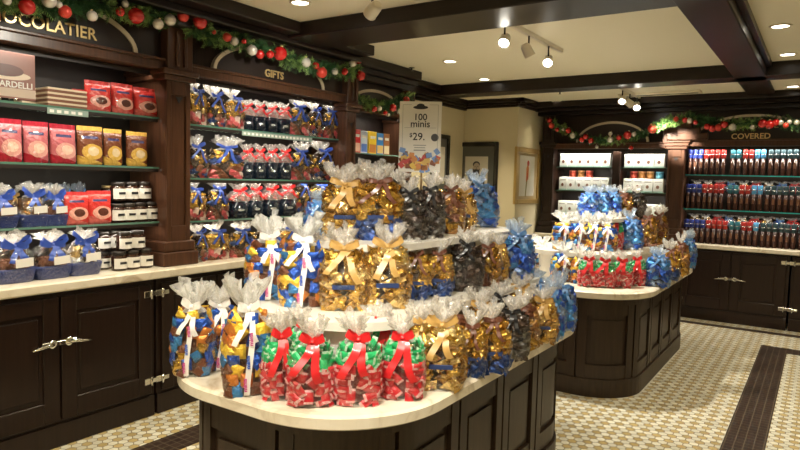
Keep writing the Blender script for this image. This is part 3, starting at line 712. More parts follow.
def make_bag(kind, seed, indiv=False):
    c = CUT[kind]; w, d, H = c['w'], c['d'], c['H']; rnd = random.Random(seed)
    t = thing('candy_bag', 'candy bag', CATS)
    place('cellophane', wrap_mesh(w, d, H, rnd, ruff=1.2 if kind == 'minis' else 1.08, ruffm=RUFFB if kind == 'blue' else RUFFW if kind == 'minis' else None), t)
    if kind in ('minis', 'peppermint'):
        rows, nr = (8, 10) if kind == 'minis' else (9, 10)
        jm = MB()
        for r in range(rows):
            z = .06+(.66-.06)*r/(rows-1)
            for i in range(nr if r < rows-1 else nr-2):
                th = 2*PI*(i+rnd.uniform(-.25, .25)+(r % 2)*.5)/nr
                x, y, a = surf(th, z, w, d, .88)
                if kind == 'minis': me = cand[MINI_MS[rnd.randrange(7) if z < .38 else rnd.choice((1, 1, 3, 3, 0, 2, 4))].name]
                else: me = candp['g' if z > .46 else 'r']
                tilt = rnd.uniform(-.5, .5)
                rot = Matrix.Rotation(a, 4, 'Z') @ Matrix.Rotation(PI/2+tilt, 4, 'Y') @ Matrix.Rotation(rnd.choice((0, PI/2, PI/4, rnd.uniform(0, PI))), 4, 'Z')
                M4 = Matrix.Translation((x, y, z*H)) @ rot
                if indiv:
                    o = place('candy', me, t); o.matrix_local = M4
                else:
                    mi = list(cand.values()).index(me) if kind == 'minis' else (1 if z > .46 else 0)
                    ul = me.uv_layers[0].data
                    jm.add([M4 @ v.co for v in me.vertices], [tuple(p.vertices) for p in me.polygons], mi, False, [[tuple(ul[k].uv) for k in p.loop_indices] for p in me.polygons])
        core = MB().lathe([(min(w, d)*.30, .012), (min(w, d)*.36, H*.3), (min(w, d)*.24, H*.56)], 12, 0)
        if indiv: tag(core.build('candy_core', COCOA if kind == 'minis' else mat('deep_red_wrapper', (.25, .01, .015), .4), t), kind='stuff')
        else:
            jm.lathe([(min(w, d)*.30, .012), (min(w, d)*.36, H*.3), (min(w, d)*.24, H*.56)], 12, 0)
            tag(jm.build('candy_filling', list(bpy.data.materials[n] for n in cand) if kind == 'minis' else [PEPR, PEPG], t), kind='stuff')
    else:
        mats, zone = {'gold': ([GOLD, GOLD, GOLD2, GOLDL, GOLD2], None), 'goldblue': ([GOLD, GOLD2, NAVY, DBLUE], lambda z, q: q.choice((2, 3, 2)) if z < .26 else q.choice((0, 1, 0))),
                      'dark': ([DARK, GREY, DARK], None), 'blue': ([LBLUE, SKY, BLUE], None), 'caramel': ([GOLD2, TANF, COCOA, GOLD], None)}[kind]
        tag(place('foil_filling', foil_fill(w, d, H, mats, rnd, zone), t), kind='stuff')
        if kind in ('gold', 'goldblue'):
            MB().box((-.034, -.001, -.008), (.034, .001, .008), 0, .0005).build('label_band', STAMP, t, (0, -d/2-.004, H*.30))
    mb = MB(); nk = min(w, d)/2*.24
    bow(mb, H*.755, nk, {'peppermint': .038, 'minis': .040, 'gold': .05}.get(kind, .036), rnd, tail={'peppermint': .125, 'minis': .09, 'gold': .10}.get(kind, .08), w={'peppermint': .024, 'gold': .020, 'minis': .018}.get(kind, .013), body=(w, d, H))
    rb = mb.build('ribbon', c['rib'], t)
    if kind == 'minis':                                # printed tape down the front
        mb = MB(); pts = [(.012, -nk-.014, H*.75), (.012, -.05, H*.66), (.008, -d/2-.010, H*.48), (.0, -d/2-.014, H*.3), (-.006, -d/2-.012, H*.14), (-.008, -d/2-.006, H*.02)]
        mb.strip(pts, (1, 0, 0), .019)
        tp = mb.build('printed_ribbon', R_WHITE, t)
        for k, (zz, cm) in enumerate(((.52, 'pink'), (.32, 'blue'), (.12, 'pink'))):
            me = textmesh('minis', .017, .0004, 'CENTER', .0006).copy(); me.materials.clear()
            me.materials.append(mat('ribbon_ink_'+cm, (.02, .10, .5) if cm == 'blue' else (.55, .05, .25), .5))
            o = place('lettering', me, tp, (.004-k*.009, -d/2-.0165, H*zz)); o.rotation_euler = (0, 0, 0)
            o.matrix_local = Matrix.Translation(o.location) @ Matrix.Rotation(PI/2, 4, 'X') @ Matrix.Rotation(PI/2+.05, 4, 'Z')
    return t
def facing(x, y, cx, extra=0):                      # bags look outwards from the island
    return extra
STK = {}
def stock(kind, v, indiv=False):
    k = (kind, v, indiv)
    if k not in STK: STK[k] = Stock(make_bag(kind, hash((len(kind)*31+ord(kind[0]), v)) % 9999+1, indiv))
    return STK[k]
def bag(kind, v, px, pb, zt, hpx, label, rz=0, wpx=None, indiv=False, push=.055):
    """bag standing on the tier at height zt with its front base seen at (px,pb); hpx = height in the photo"""
    P = at_z(px, pb, zt); d = Vector((P.x, P.y, 0)).normalized(); P = P+d*push
    c = CUT[kind]; s = .92*hpx/pxm((P.x, P.y, zt+.12))/c['H']; sw = s if wpx is None else wpx/pxm((P.x, P.y, zt+.12))/c['w']
    sw *= 1.17
    ang = math.atan2(d.y, d.x)-PI/2                     # front turned to the aisle the camera stands in
    return stock(kind, v, indiv).put((P.x, P.y, zt), ang+rz, label, None, (sw, sw, s))
# near island, lowest tier, from the left
Z = .77
bag('minis', 0, 194, 377, Z, 98, 'leftmost candy bag on the near island, white minis ribbon, squares of blue and yellow', -.3, 36, True)
bag('minis', 1, 217, 377, Z, 90, 'candy bag with mixed squares standing second from the left on the near island', .2, 40, True, .14)
bag('minis', 2, 247, 396, Z, 122, 'front left candy bag with a printed minis ribbon, beside the peppermint bags', .1, 42, True)
bag('peppermint', 0, 280, 402, Z, 90, 'leftmost of the front red and green peppermint bags with red bow', .1, 33, True)
bag('peppermint', 1, 311, 408, Z, 92, 'second front peppermint bag from the left, red bow tails hanging right', 0, 41, True)
bag('peppermint', 2, 357, 407, Z, 94, 'third front peppermint bag from the left, in the middle of the island curve', 0, 41, True)
bag('peppermint', 3, 402, 401, Z, 88, 'rightmost front peppermint bag, beside the big gold bag', -.1, 38, True)
bag('peppermint', 2, 304, 388, Z, 78, 'peppermint bag half hidden behind the two left front peppermint bags', .2, 34, False, .10)
bag('peppermint', 0, 380, 384, Z, 78, 'peppermint bag half hidden behind the two right front peppermint bags', .2, 34, False, .10)
bag('gold', 0, 440, 391, Z, 92, 'large gold foil bag with gold ribbon right of the peppermint bags', 0, 43)
bag('goldblue', 0, 470, 379, Z, 70, 'slim gold and navy foil bag next to the large gold bag on the lower tier', .1, 27)
bag('goldblue', 1, 490, 374, Z, 74, 'gold over blue foil bag on the marble edge with black ribbon', .1, 34)
bag('dark', 0, 509, 360, Z, 66, 'dark foil bag with black ribbon on the right marble edge of the near island', .1, 33)
bag('caramel', 0, 522, 350, Z, 62, 'caramel and gold foil bag on the right marble edge', .1, 28)
bag('gold', 1, 541, 344, Z, 60, 'small gold foil bag beside the blue bags on the near island', .1, 27)
bag('blue', 0, 549, 340, Z, 66, 'light blue foil bag at the right end of the near island, left of its pair', .1, 26)
bag('blue', 1, 561, 331, Z, 62, 'light blue foil bag at the farthest right corner of the near island', .1, 24)
for k, (kd, v, x, y, h, w, lb) in enumerate((('gold', 2, 421, 377, 76, 36, 'gold foil bag half hidden behind the rightmost front peppermint bag'), ('caramel', 0, 452, 366, 68, 32, 'caramel foil bag behind the large gold bag on the lower tier'), ('gold', 1, 478, 353, 66, 30, 'gold foil bag standing behind the gold and navy bags on the lower tier'), ('dark', 1, 499, 342, 62, 30, 'dark foil bag in the back row of the lower tier on the right side'), ('gold', 0, 517, 331, 58, 28, 'gold foil bag in the back row of the lower tier right of the dark one'), ('blue', 2, 534, 320, 54, 24, 'light blue foil bag in the back row at the right end of the lower tier'))):
    bag(kd, v, x, y, Z, h, lb, .2, w)
# second tier
bag('gold', 1, 328, 300, T2, 70, 'gold foil bag in the back row between the blue squares and the gold bows', .1, 34)
bag('caramel', 2, 365, 297, T2, 74, 'caramel foil bag behind the two gold-bowed bags on the second tier', .1, 34)
bag('goldblue', 1, 401, 291, T2, 66, 'gold over blue foil bag in the back row of the second tier', .1, 30)
bag('dark', 2, 449, 280, T2, 58, 'dark foil bag in the back row of the second tier near the black one', .1, 28)
bag('minis', 3, 268, 300, T2, 88, 'candy bag of mixed squares at the left of the second tier, white gathered top', .1, 38, True)
bag('minis', 4, 302, 307, T2, 94, 'candy bag with white ribbon and blue squares, second on the middle tier', 0, 40, True)
bag('gold', 2, 343, 311, T2, 88, 'gold foil bag with a gold bow on the second tier, left one of two', 0, 41)
bag('gold', 0, 385, 309, T2, 88, 'gold foil bag with a gold bow on the second tier, right one of two', .1, 42)
bag('goldblue', 2, 414, 301, T2, 64, 'gold and blue foil bag on the second tier under the black-ribboned bags', .1, 28)
bag('goldblue', 0, 437, 297, T2, 60, 'gold topped blue foil bag on the second tier left of the black one', .1, 27)
bag('dark', 1, 465, 292, T2, 66, 'black foil bag with long black ribbon on the second tier', .1, 30)
bag('caramel', 1, 486, 287, T2, 56, 'caramel foil bag on the second tier right of the black bag', .1, 25)
bag('gold', 1, 497, 282, T2, 50, 'narrow gold foil bag on the second tier beside the blue one', .1, 20)
bag('blue', 2, 516, 279, T2, 62, 'blue foil bag at the right end of the second tier', .1, 30)
# third tier
bag('gold', 1, 343, 238, T3, 76, 'tall gold bag at the left front of the top tier', .1, 42)
bag('goldblue', 1, 378, 240, T3, 82, 'gold over blue foil bag with brown bow on the top tier', .1, 44)
bag('dark', 2, 408, 240, T3, 66, 'charcoal foil bag with black bow at the front of the top tier', .1, 32)
bag('dark', 0, 428, 238, T3, 68, 'charcoal foil bag with black bow right below the price sign', .1, 28)
bag('caramel', 2, 449, 234, T3, 62, 'caramel foil bag on the top tier right of the price sign', .1, 26)
bag('gold', 2, 463, 231, T3, 54, 'gold foil bag on the top tier left of the light blue bag', .1, 22)
bag('blue', 1, 479, 227, T3, 58, 'light blue foil bag at the right end of the top tier', .1, 32)
bag('blue', 0, 317, 238, T3, 50, 'small blue foil packet bag on the left corner of the top tier', .1, 22)
bag('caramel', 1, 361, 232, T3, 70, 'caramel foil bag behind the tall gold bag on the top tier', .2, 34, False, .12)
bag('dark', 1, 396, 233, T3, 68, 'dark foil bag in the second row of the top tier behind the black bows', .2, 34, False, .12)
# far island
Z = .77
bag('minis', 0, 540, 276, Z, 42, 'candy bag with mixed squares at the left end of the far island', .2, 19)
bag('minis', 1, 562, 282, Z, 42, 'candy bag with yellow squares left of the small peppermint bags', .1, 20)
bag('minis', 2, 578, 284, Z, 40, 'narrow candy bag with white ribbon touching the small peppermint bags', .1, 14)
for k, (x, y, lb) in enumerate(((588, 287, 'leftmost'), (604, 288, 'second'), (621, 288, 'third'), (636, 286, 'rightmost'))):
    bag('peppermint', k, x, y, Z, 38, lb+' small peppermint bag with red bow on the far island front', .0, 18 if k < 3 else 15)
bag('blue', 2, 657, 287, Z, 42, 'blue foil bag on the rounded corner of the far island', .1, 21)
bag('goldblue', 1, 669, 280, Z, 42, 'gold and blue foil bag on the right side of the far island', .1, 16)
bag('caramel', 0, 679, 275, Z, 44, 'caramel foil bag on the right side of the far island', .1, 15)
bag('blue', 0, 687, 268, Z, 40, 'dark blue foil bag at the far right end of the far island', .1, 14)
for k, (x, lb) in enumerate(((563, 'leftmost'), (578, 'second'), (593, 'third'), (605, 'fourth'))):
    bag('minis', k, x, 250+k*.5, U2, 40, lb+' yellow and blue candy bag on the middle tier of the far island', .1, 19)
bag('peppermint', 1, 615, 250, U2, 40, 'single peppermint bag on the middle tier of the far island', .0, 13)
bag('blue', 1, 630, 250, U2, 42, 'blue foil bag on the middle tier of the far island', .1, 20)
bag('caramel', 1, 646, 247, U2, 42, 'caramel foil bag on the middle tier of the far island, left of two', .1, 17)
bag('caramel', 2, 657, 245, U2, 42, 'caramel foil bag on the middle tier of the far island, right of two', .1, 16)
for k, (x, y, kd, v, lb) in enumerate(((588, 217, 'blue', 0, 'left light blue foil bag on the top of the far island'), (600, 217, 'blue', 1, 'middle light blue foil bag on the top of the far island'), (611, 217, 'blue', 2, 'right light blue foil bag on the top of the far island'), (622, 217, 'caramel', 0, 'brown foil bag on top of the far island beside the blue bags'), (635, 217, 'dark', 1, 'dark brown foil bag at the right of the far island top'))):
    bag(kd, v, x, y, U3, 33, lb, .1, 17)
# ================================================================== PRICE SIGN
def sign():
    P = at_y(420, 137, 2.72)
    t = thing('price_sign', 'white price sign reading 100 minis on a metal stand above the top tier', 'sign', (P.x, P.y, T3), math.radians(27))
    zc = P.z-T3; w, h = .212, .355
    MB().box((-w/2, -.004, zc-h/2), (w/2, .004, zc+h/2), 0, .001).build('card', WHITE, t)
    MB().tube([(.012, .01, 0), (.012, .01, zc+.05)], .005).lathe([(.05, 0), (.05, .006), (.01, .010)], 16, 0, (.012, .01, 0)).build('stand', mat('brass_stand', (.45, .30, .15), .3, .8), t)
    mb = MB()
    f = .016
    for a, b in (((-w/2+f, zc-h/2+.10), (-w/2+f+.0015, zc+h/2-f)), ((w/2-f-.0015, zc-h/2+.10), (w/2-f, zc+h/2-f)), ((-w/2+f, zc+h/2-f-.0015), (-.045, zc+h/2-f)), ((.045, zc+h/2-f-.0015), (w/2-f, zc+h/2-f))):
        mb.box((a[0], -.0055, a[1]), (b[0], -.004, b[1]))
    mb.box((-.08, -.0055, zc+.045), (-.03, -.004, zc+.0465)).box((.03, -.0055, zc+.045), (.08, -.004, zc+.0465))
    mb.build('border_line', mat('grey_ink', (.35, .35, .36), .5), t)
    E = [(.038*math.cos(2*PI*k/20), .009*math.sin(2*PI*k/20)) for k in range(20)]
    MB().prism(E, 0, .0015).prism([(.02*math.cos(2*PI*k/16), .008+.011*math.sin(2*PI*k/16)) for k in range(16)], 0, .0017).build('emblem', INK, t, (0, -.0042, zc+h/2-.03), (PI/2, 0, 0))
    for s, sz, x, z in (('100', .046, 0, .098), ('minis', .048, 0, .064), ('$', .028, -.046, .008), ('29.', .052, -.006, .0), ('any size', .012, 0, -.043)):
        if s == 'any size': continue
        me = textmesh(s, sz, .0006, 'CENTER', .0006).copy(); me.materials.clear(); me.materials.append(INK); place('lettering', me, t, (x, -.0045, zc+z), (PI/2, 0, 0))
    MB().prism([(.019*math.cos(2*PI*k/20), .019*math.sin(2*PI*k/20)) for k in range(20)], 0, .0012).build('round_badge', mat('dark_grey_ink', (.08, .08, .09), .5), t, (.075, -.0042, zc-.002), (PI/2, 0, 0))
    mb = MB().box((-.032, -.0052, zc-.044), (.032, -.004, zc-.040)).box((-.028, -.0052, zc-.056), (.028, -.004, zc-.052)).box((-.03, -.0052, zc-.070), (.03, -.004, zc-.064))
    mb.build('small_print', mat('grey_ink', (.35, .35, .36), .5), t)
    rnd = random.Random(5); cols = [GOLD, COCOA, LBLUE, RED, YEL, COPPER]
    mb = MB()
    for k in range(46):
        x = rnd.uniform(-w/2+.012, w/2-.012); e = abs(x)/(w/2); z = zc-h/2+.012+rnd.uniform(0, .05+.065*e)
        M4 = Matrix.Translation((x, -.0045, z)) @ Matrix.Rotation(rnd.uniform(0, PI), 4, 'Y')
        mb.box((-.015, -.0006*(k % 5), -.012), (.015, .0004, .012), rnd.randrange(6), 0, M4)
    mb.build('printed_sweets', [mat('print_'+m.name, c, .5) for m, c in zip(cols, ((.72, .48, .15), (.25, .09, .05), (.2, .35, .7), (.55, .08, .08), (.8, .55, .12), (.65, .28, .1)))], t)
sign()
# ================================================================== LEFT CASE GOODS
def slot(xl, xr, yt, yb, X):
    a = at_x(xl, yb, X).y; b = at_x(xr, yb, X).y; zt = at_x((xl+xr)/2, yt, X).z; zb = at_x((xl+xr)/2, yb, X).z
    return (a+b)/2, b-a, zt-zb
def pouch_mesh(w, d, H, m, m2):
    rings = []
    for z, f, wf in ((0, .75, .96), (.03, .95, 1), (.25, 1, 1), (.55, .75, .985), (.8, .35, .98), (.9, .06, .99), (1, .04, 1)):
        rings.append([(x*wf, y*f, z*H) for x, y in (sq(2*PI*i/24, w, d, .5) for i in range(24))])
    return MB().loft(rings, 0, True, True, True, [0, 0, 0, 0, 0, 1]).mesh('pouch', [m, m2])
def pouchmat(name, base, top, plate, centre, H=.22, w=.17):
    """printed film: darker top band, name plate, round picture, all by object coordinates"""
    m, t, b = new(name); n, l = t.nodes, t.links
    def M(op, a, c=None):
        x = n.new('ShaderNodeMath'); x.operation = op
        for i, v in enumerate((a, c)):
            if v is None: continue
            if isinstance(v, (int, float)): x.inputs[i].default_value = v
            else: l.new(v, x.inputs[i])
        return x.outputs[0]
    tc = n.new('ShaderNodeTexCoord'); sp = n.new('ShaderNodeSeparateXYZ'); l.new(tc.outputs['Object'], sp.inputs[0])
    no = n.new('ShaderNodeTexNoise'); no.inputs['Scale'].default_value = 22; no.inputs['Detail'].default_value = 3; l.new(tc.outputs['Object'], no.inputs['Vector'])
    nz = M('MULTIPLY', M('SUBTRACT', no.outputs['Fac'], .5), .5)
    x, z = sp.outputs[0], sp.outputs[2]
    def ell(cx, cz, a, c):
        u = M('DIVIDE', M('SUBTRACT', x, cx), a); v = M('DIVIDE', M('SUBTRACT', z, cz), c)
        return M('ADD', M('ADD', M('MULTIPLY', u, u), M('MULTIPLY', v, v)), nz)
    front = M('LESS_THAN', sp.outputs[1], 0)
    cur = None
    def layer(mask, col):
        nonlocal cur
        k = n.new('ShaderNodeMix'); k.data_type = 'RGBA'; l.new(mask, k.inputs[0])
        if cur is None: k.inputs[6].default_value = (*base, 1)
        else: l.new(cur, k.inputs[6])
        k.inputs[7].default_value = (*col, 1); cur = k.outputs[2]
    layer(M('GREATER_THAN', M('ADD', z, M('MULTIPLY', nz, .03)), H*.88), top)
    layer(M('MULTIPLY', front, M('LESS_THAN', M('ADD', z, M('MULTIPLY', x, .25)), H*.14)), top)
    layer(M('MULTIPLY', front, M('LESS_THAN', ell(w*.05, H*.33, w*.40, H*.20), 1)), plate)
    layer(M('MULTIPLY', front, M('LESS_THAN', ell(w*.07, H*.35, w*.22, H*.12), 1)), centre)
    layer(M('MULTIPLY', front, M('MULTIPLY', M('LESS_THAN', M('ABSOLUTE', M('SUBTRACT', z, H*.70)), H*.035), M('LESS_THAN', M('ABSOLUTE', x), w*.30))), (.05, .05, .14))
    l.new(cur, b.inputs['Base Color']); b.inputs['Roughness'].default_value = .22; b.inputs['Coat Weight'].default_value = .4
    n2 = n.new('ShaderNodeTexNoise'); n2.inputs['Scale'].default_value = 16; n2.inputs['Distortion'].default_value = 1.5; l.new(tc.outputs['Object'], n2.inputs['Vector'])
    bp = n.new('ShaderNodeBump'); bp.inputs['Strength'].default_value = .8; bp.inputs['Distance'].default_value = .02; l.new(n2.outputs['Fac'], bp.inputs['Height']); l.new(bp.outputs[0], b.inputs['Normal'])
    return m
def make_pouch(m, seal, H=.22, w=.17, d=.075, seed=1):
    rnd = random.Random(seed); t = thing('sweets_pouch', '', 'pouch'); rings = []; ph = rnd.uniform(0, 6)
    for z, f, wf in ((0, .80, .90), (.02, .95, .95), (.10, 1.05, .98), (.25, 1, .985), (.45, .85, .98), (.62, .62, .985), (.78, .34, .995), (.88, .10, 1.0)):
        rings.append([(x*wf*(1+.012*math.sin(z*17+ph)), y*f*(1+.12*math.sin(x*60+z*9+ph)), z*H) for x, y in (sq(2*PI*i/32, w, d, .78) for i in range(32))])
    MB().loft(rings, 0, True, True, True).build('pouch_body', m, t)
    mb = MB(); n = 12; fr = []
    for k in range(n+1): fr.append((w*(k/n-.5), .003*math.sin(k*1.7+ph), 0))
    v = [(x, y+sg*.0015, z) for z in (H*.875, H*.99) for sg in (-1, 1) for x, y, _ in fr]; N = n+1
    f = []
    for k in range(n): f += [(k, k+1, 2*N+k+1, 2*N+k), (N+k+1, N+k, 3*N+k, 3*N+k+1), (2*N+k, 2*N+k+1, 3*N+k+1, 3*N+k)]
    f += [(0, 2*N, 3*N, N), (n, N+n, 3*N+n, 2*N+n)]
    mb.add(v, f); mb.build('top_seal', seal, t)
    return t
SAT = lambda n, c: mat(n, c, .28, 0, .6, bump=.25, bscale=25)
P_PINK = Stock(make_pouch(pouchmat('pink_printed_film', (.50, .13, .15), (.36, .015, .03), (.70, .34, .30), (.78, .52, .42)), SAT('crimson_pouch_film', (.40, .02, .04))))
P_GOLD = Stock(make_pouch(pouchmat('brown_printed_film', (.17, .05, .02), (.60, .36, .07), (.68, .42, .09), (.75, .58, .36)), SAT('gold_pouch_film', (.72, .45, .10)), seed=2))
P_RED = Stock(make_pouch(pouchmat('red_printed_film', (.58, .035, .03), (.60, .12, .10), (.75, .35, .28), (.10, .03, .02), .19), SAT('red_pouch_film', (.6, .05, .05)), H=.19, seed=3))
def shelfitem(st, xl, xr, yt, yb, X, z, label, w0, h0, group=None, back=.03, rz=0, wmax=None):
    yc, w, h = slot(xl, xr, yt, yb, X)
    sw = w/w0*.97; sh = h/h0
    return st.put((X-back-.012, yc, z), PI/2+rz+R.uniform(-.14, .14), label, group, (sw, min(sw, 1.15) if wmax is None else wmax, sh))
XS = -3.58
for (xl, xr, yt, yb, lb) in ((0, 26, 117, 161, 'pink pouch at the far left of the second shelf'), (27, 52, 120, 162, 'second pink pouch from the left on the second shelf'), (53, 80, 124, 164, 'third pink pouch from the left, beside the gold pouches')):
    shelfitem(P_PINK, xl, xr, yt, yb, XS, Z2, lb, .17, .22)
for (xl, xr, yt, yb, lb) in ((81, 106, 126, 165, 'gold and brown pouch next to the pink pouches'), (107, 126, 128, 165, 'middle gold and brown pouch on the second shelf'), (130, 151, 130, 165, 'right gold and brown pouch beside the brown pilaster')):
    shelfitem(P_GOLD, xl, xr, yt, yb, XS, Z2, lb, .17, .22)
for (xl, xr, yt, yb, lb) in ((89, 114, 77, 108, 'left standing red pouch on the top shelf'), (115, 137, 81, 112, 'middle standing red pouch on the top shelf'), (138, 161, 87, 116, 'right standing red pouch on the top shelf near the pilaster')):
    shelfitem(P_RED, xl, xr, yt, yb, XS, Z1, lb, .17, .19)
for k, (xl, xr, lb) in enumerate(((62, 78, 'red pouch leaning behind the flat boxes, left of two'), (76, 92, 'red pouch leaning behind the flat boxes, right of two'))):
    shelfitem(P_RED, xl, xr, 74-k, 96, XS-.14, Z1, lb, .17, .19)
for (xl, xr, lb) in ((68, 92, 'red pouch with paler picture on the third shelf beside the ribboned baskets'), (91, 115, 'red pouch on the third shelf beside the white-labelled jars')):
    shelfitem(P_RED, xl, xr, 191, 224, XS, Z3, lb, .17, .19)
# flat boxes
KR = mat('brown_box_side', (.23, .09, .05), .4); KL = mat('cream_box_lid', (.80, .66, .48), .4)
def flatbox():
    t = thing('flat_box', '', 'box')
    MB().box((-.11, -.05, 0), (.11, .10, .017), 0, .001).build('tray', KR, t); MB().box((-.112, -.052, .015), (.112, .102, .026), 0, .001).build('lid', KL, t); return t
FB = Stock(flatbox())
yc = at_x(69, 107, XS).y; yc2 = at_x(50, 104, XS-.06).y
NTH = ('bottom', 'second from bottom', 'third from bottom', 'top')
for k in range(4): FB.put((XS-.06, yc, Z1+k*.0262), PI/2, NTH[k]+' flat cream and brown box in the front stack on the top shelf', 'front stack of flat boxes')
for k in range(4): FB.put((XS-.19, yc2, Z1+k*.0262), PI/2, NTH[k]+' flat cream and brown box in the rear stack beside the picture card', 'rear stack of flat boxes')
# picture card on the top shelf
def card():
    yl, w, h = slot(-24, 37, 46, 93, -3.6)
    t = thing('display_card', 'brown picture card with cream lettering at the left end of the top shelf', 'sign', (-3.62, yl, Z1), PI/2)
    MB().box((-w/2, -.003, .02), (w/2, .003, h+.02), 0, .001).build('card', mat('brown_card', (.30, .13, .10), .35, coat=.3), t)
    MB().box((-w/2, -.0045, .03), (w/2, -.003, .075), 0).build('pale_band', mat('beige_card_band', (.62, .48, .38), .4), t)
    n = 24; MB().prism([(w*.42*math.cos(2*PI*k/n), h*.10*math.sin(2*PI*k/n)) for k in range(n)], 0, .0015).build('printed_plate', mat('cream_picture', (.85, .7, .55), .4), t, (.0, -.003, h*.58), (PI/2, 0, 0))
    MB().prism([(w*.30*math.cos(2*PI*k/n), h*.13*math.sin(2*PI*k/n)) for k in range(n)], 0, .0025).build('printed_cake', mat('chocolate_picture', (.12, .03, .02), .35), t, (.0, -.003, h*.68), (PI/2, 0, 0))
    me = textmesh('GHIRARDELLI', .045, .0006, 'CENTER', .001).copy(); me.materials.clear(); me.materials.append(WHITE); place('lettering', me, t, (0, -.0035, h*.30+.02), (PI/2, 0, 0))
    MB().box((-.05, -.02, 0), (-.03, .03, .02), 0, .002).box((.03, -.02, 0), (.05, .03, .02), 0, .002).build('stand', CHROME, t)
card()
# price rails
for (xl, xr, yt, X, z, lb) in ((47, 88, 105, -3.55, Z1, 'printed price strip under the flat boxes'), (242, 312, 132, -3.55, G1, 'printed price strip under the top row of mugs')):
    a, b = at_x(xl, yt, X).y, at_x(xr, yt, X).y
    t = thing('price_strip', lb, 'label', (X, (a+b)/2, z-.012), PI/2); h = (b-a)/2
    MB().box((-h, -.003, -.034), (h, .0, 0), 0).build('strip', mat('green_grey_strip', (.30, .40, .36), .3), t)
    mb = MB()
    for k in range(int(h*2/.04)): mb.box((-h+.012+k*.04, -.0042, -.026), (-h+.040+k*.04-.004, -.003, -.010))
    mb.build('printing', WHITE, t)
# jars
def make_jar(lab, lid, body, h=.085, r=.034):
    t = thing('jar', '', 'jar')
    MB().lathe([(r*.9, 0), (r, .005), (r, h*.72), (r*.82, h*.80), (r*.80, h*.84)], 18).build('glass_body', body, t)
    MB().lathe([(r*.86, h*.82), (r*.88, h*.84), (r*.88, h*.985), (r*.8, h)], 18).build('lid', lid, t)
    lb = MB(); n = 12; rr = r+.0012; ring = []
    for k in range(n+1):
        a = -PI/2-1.15+2.3*k/n; ring.append((rr*math.cos(a), rr*math.sin(a)))
    lb.add([(x, y, h*.12) for x, y in ring]+[(x, y, h*.66) for x, y in ring], [(k, k+1, n+2+k, n+1+k) for k in range(n)], 0, True)
    L = lb.build('label', lab, t)
    MB().box((-.016, -rr-.001, h*.36), (.016, -rr+.001, h*.48), 0).build('printed_mark', INK, L)
    return t
SAUCE = mat('dark_sauce_glass', (.035, .012, .006), .08, 0, .8); LID = mat('black_lid', (.02, .015, .012), .3)
JAR = Stock(make_jar(WHITE, LID, SAUCE)); JARB = Stock(make_jar(mat('blue_label', (.03, .08, .45), .4), mat('brass_lid', (.6, .42, .2), .3, .7), SAUCE))
def jarrow(st, x0, x1, n, yt, yb, X, z, pos, grp):
    for k in range(n):
        xl = x0+(x1-x0)*k/n; xr = x0+(x1-x0)*(k+1)/n; yc, w, h = slot(xl, xr, yt, yb, X)
        nm = ('leftmost', 'second', 'third', 'fourth')[k] if k < n-1 else 'rightmost'
        s = h/.085
        st.put((X-.034*s, yc, z), PI/2, nm+' '+pos, grp, (s*.98, s*.98, s))
def jarset(x0, x1, n, yt, yb, X, z, where, grp): jarrow(JAR, x0, x1, n, yt, yb, X, z, 'white-labelled dark sauce jar in the '+where, grp)
H1 = slot(115, 160, 203, 224, XS)[2]
jarset(116, 160, 4, 204, 223, XS, Z3, 'front lower row on the third shelf', 'lower jars on the third shelf')
jarset(116, 154, 3, 186, 205, XS-.02, Z3+H1*.99, 'upper layer on the third shelf', 'upper jars on the third shelf')
jarset(97, 116, 2, 188, 206, XS-.13, Z3+.0, 'rear of the third shelf beside the red pouches', 'rear jars on the third shelf')
jarrow(JARB, 106, 124, 2, 172, 187, XS-.17, Z3+.13, 'blue-labelled jar on the rear riser of the third shelf', 'blue-labelled jars')
tag(B((-3.85, at_x(104, 190, XS-.17).y, Z3), (-3.70, at_x(128, 190, XS-.17).y, Z3+.13), .003).build('riser_block', INNER), 'dark riser block under the blue-labelled jars', 'riser')
CX = -3.50; H2 = slot(117, 155, 252, 271, CX)[2]
jarset(117, 156, 3, 251, 270, CX, .92, 'front lower row on the left counter', 'lower jars on the counter')
jarset(102, 121, 2, 252, 269, CX-.12, .92, 'rear lower row on the left counter', 'rear jars on the counter')
jarset(122, 148, 2, 232, 251, CX-.02, .92+H2*.99, 'upper layer on the left counter', 'upper jars on the counter')
jarset(102, 124, 2, 233, 252, CX-.12, .92+H2*.99, 'rear upper layer on the left counter', 'rear upper jars on the counter')
# ribboned baskets: dark box, blue ribbon, cellophane, white tag
def make_basket(seed, core):
    rnd = random.Random(seed); t = thing('gift_basket', '', 'gift basket'); w, d, H = .20, .15, .26
    mb = MB(); rings = []
    for z, f in ((0, .92), (.01, .97), (.05, 1.06), (.065, 1.10), (.072, 1.06)): rings.append([(x*f, y*f, z) for x, y in (sq(2*PI*i/32, w*.95, d*.95, .45) for i in range(32))])
    mb.loft(rings, 0, False).build('basket', mat('dark_blue_basket', (.012, .03, .17), .45, bump=.8, bscale=60), t)
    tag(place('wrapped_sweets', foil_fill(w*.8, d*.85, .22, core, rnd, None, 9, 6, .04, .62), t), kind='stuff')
    place('cellophane', wrap_mesh(w*1.02, d*1.05, H, rnd, 1.3, 13), t)
    mb = MB(); bow(mb, H*.72, .022, .085, rnd, .08, .026, 2, body=(w, d, H)); bow(mb, H*.70, .024, .07, rnd, .05, .024, 2, body=(w, d, H)); mb.build('ribbon', R_BLUE, t)
    MB().box((-.045, -.001, -.022), (.045, .001, .022), 0).build('gift_tag', WHITE, t, (.02, -d/2-.024, .105), (math.radians(4), math.radians(-4), 0))
    return t
BK = [Stock(make_basket(3, [SILV, TANF, GOLDL])), Stock(make_basket(4, [COCOA, DARK, TANF])), Stock(make_basket(5, [WHITE, SILV, GOLDL]))]
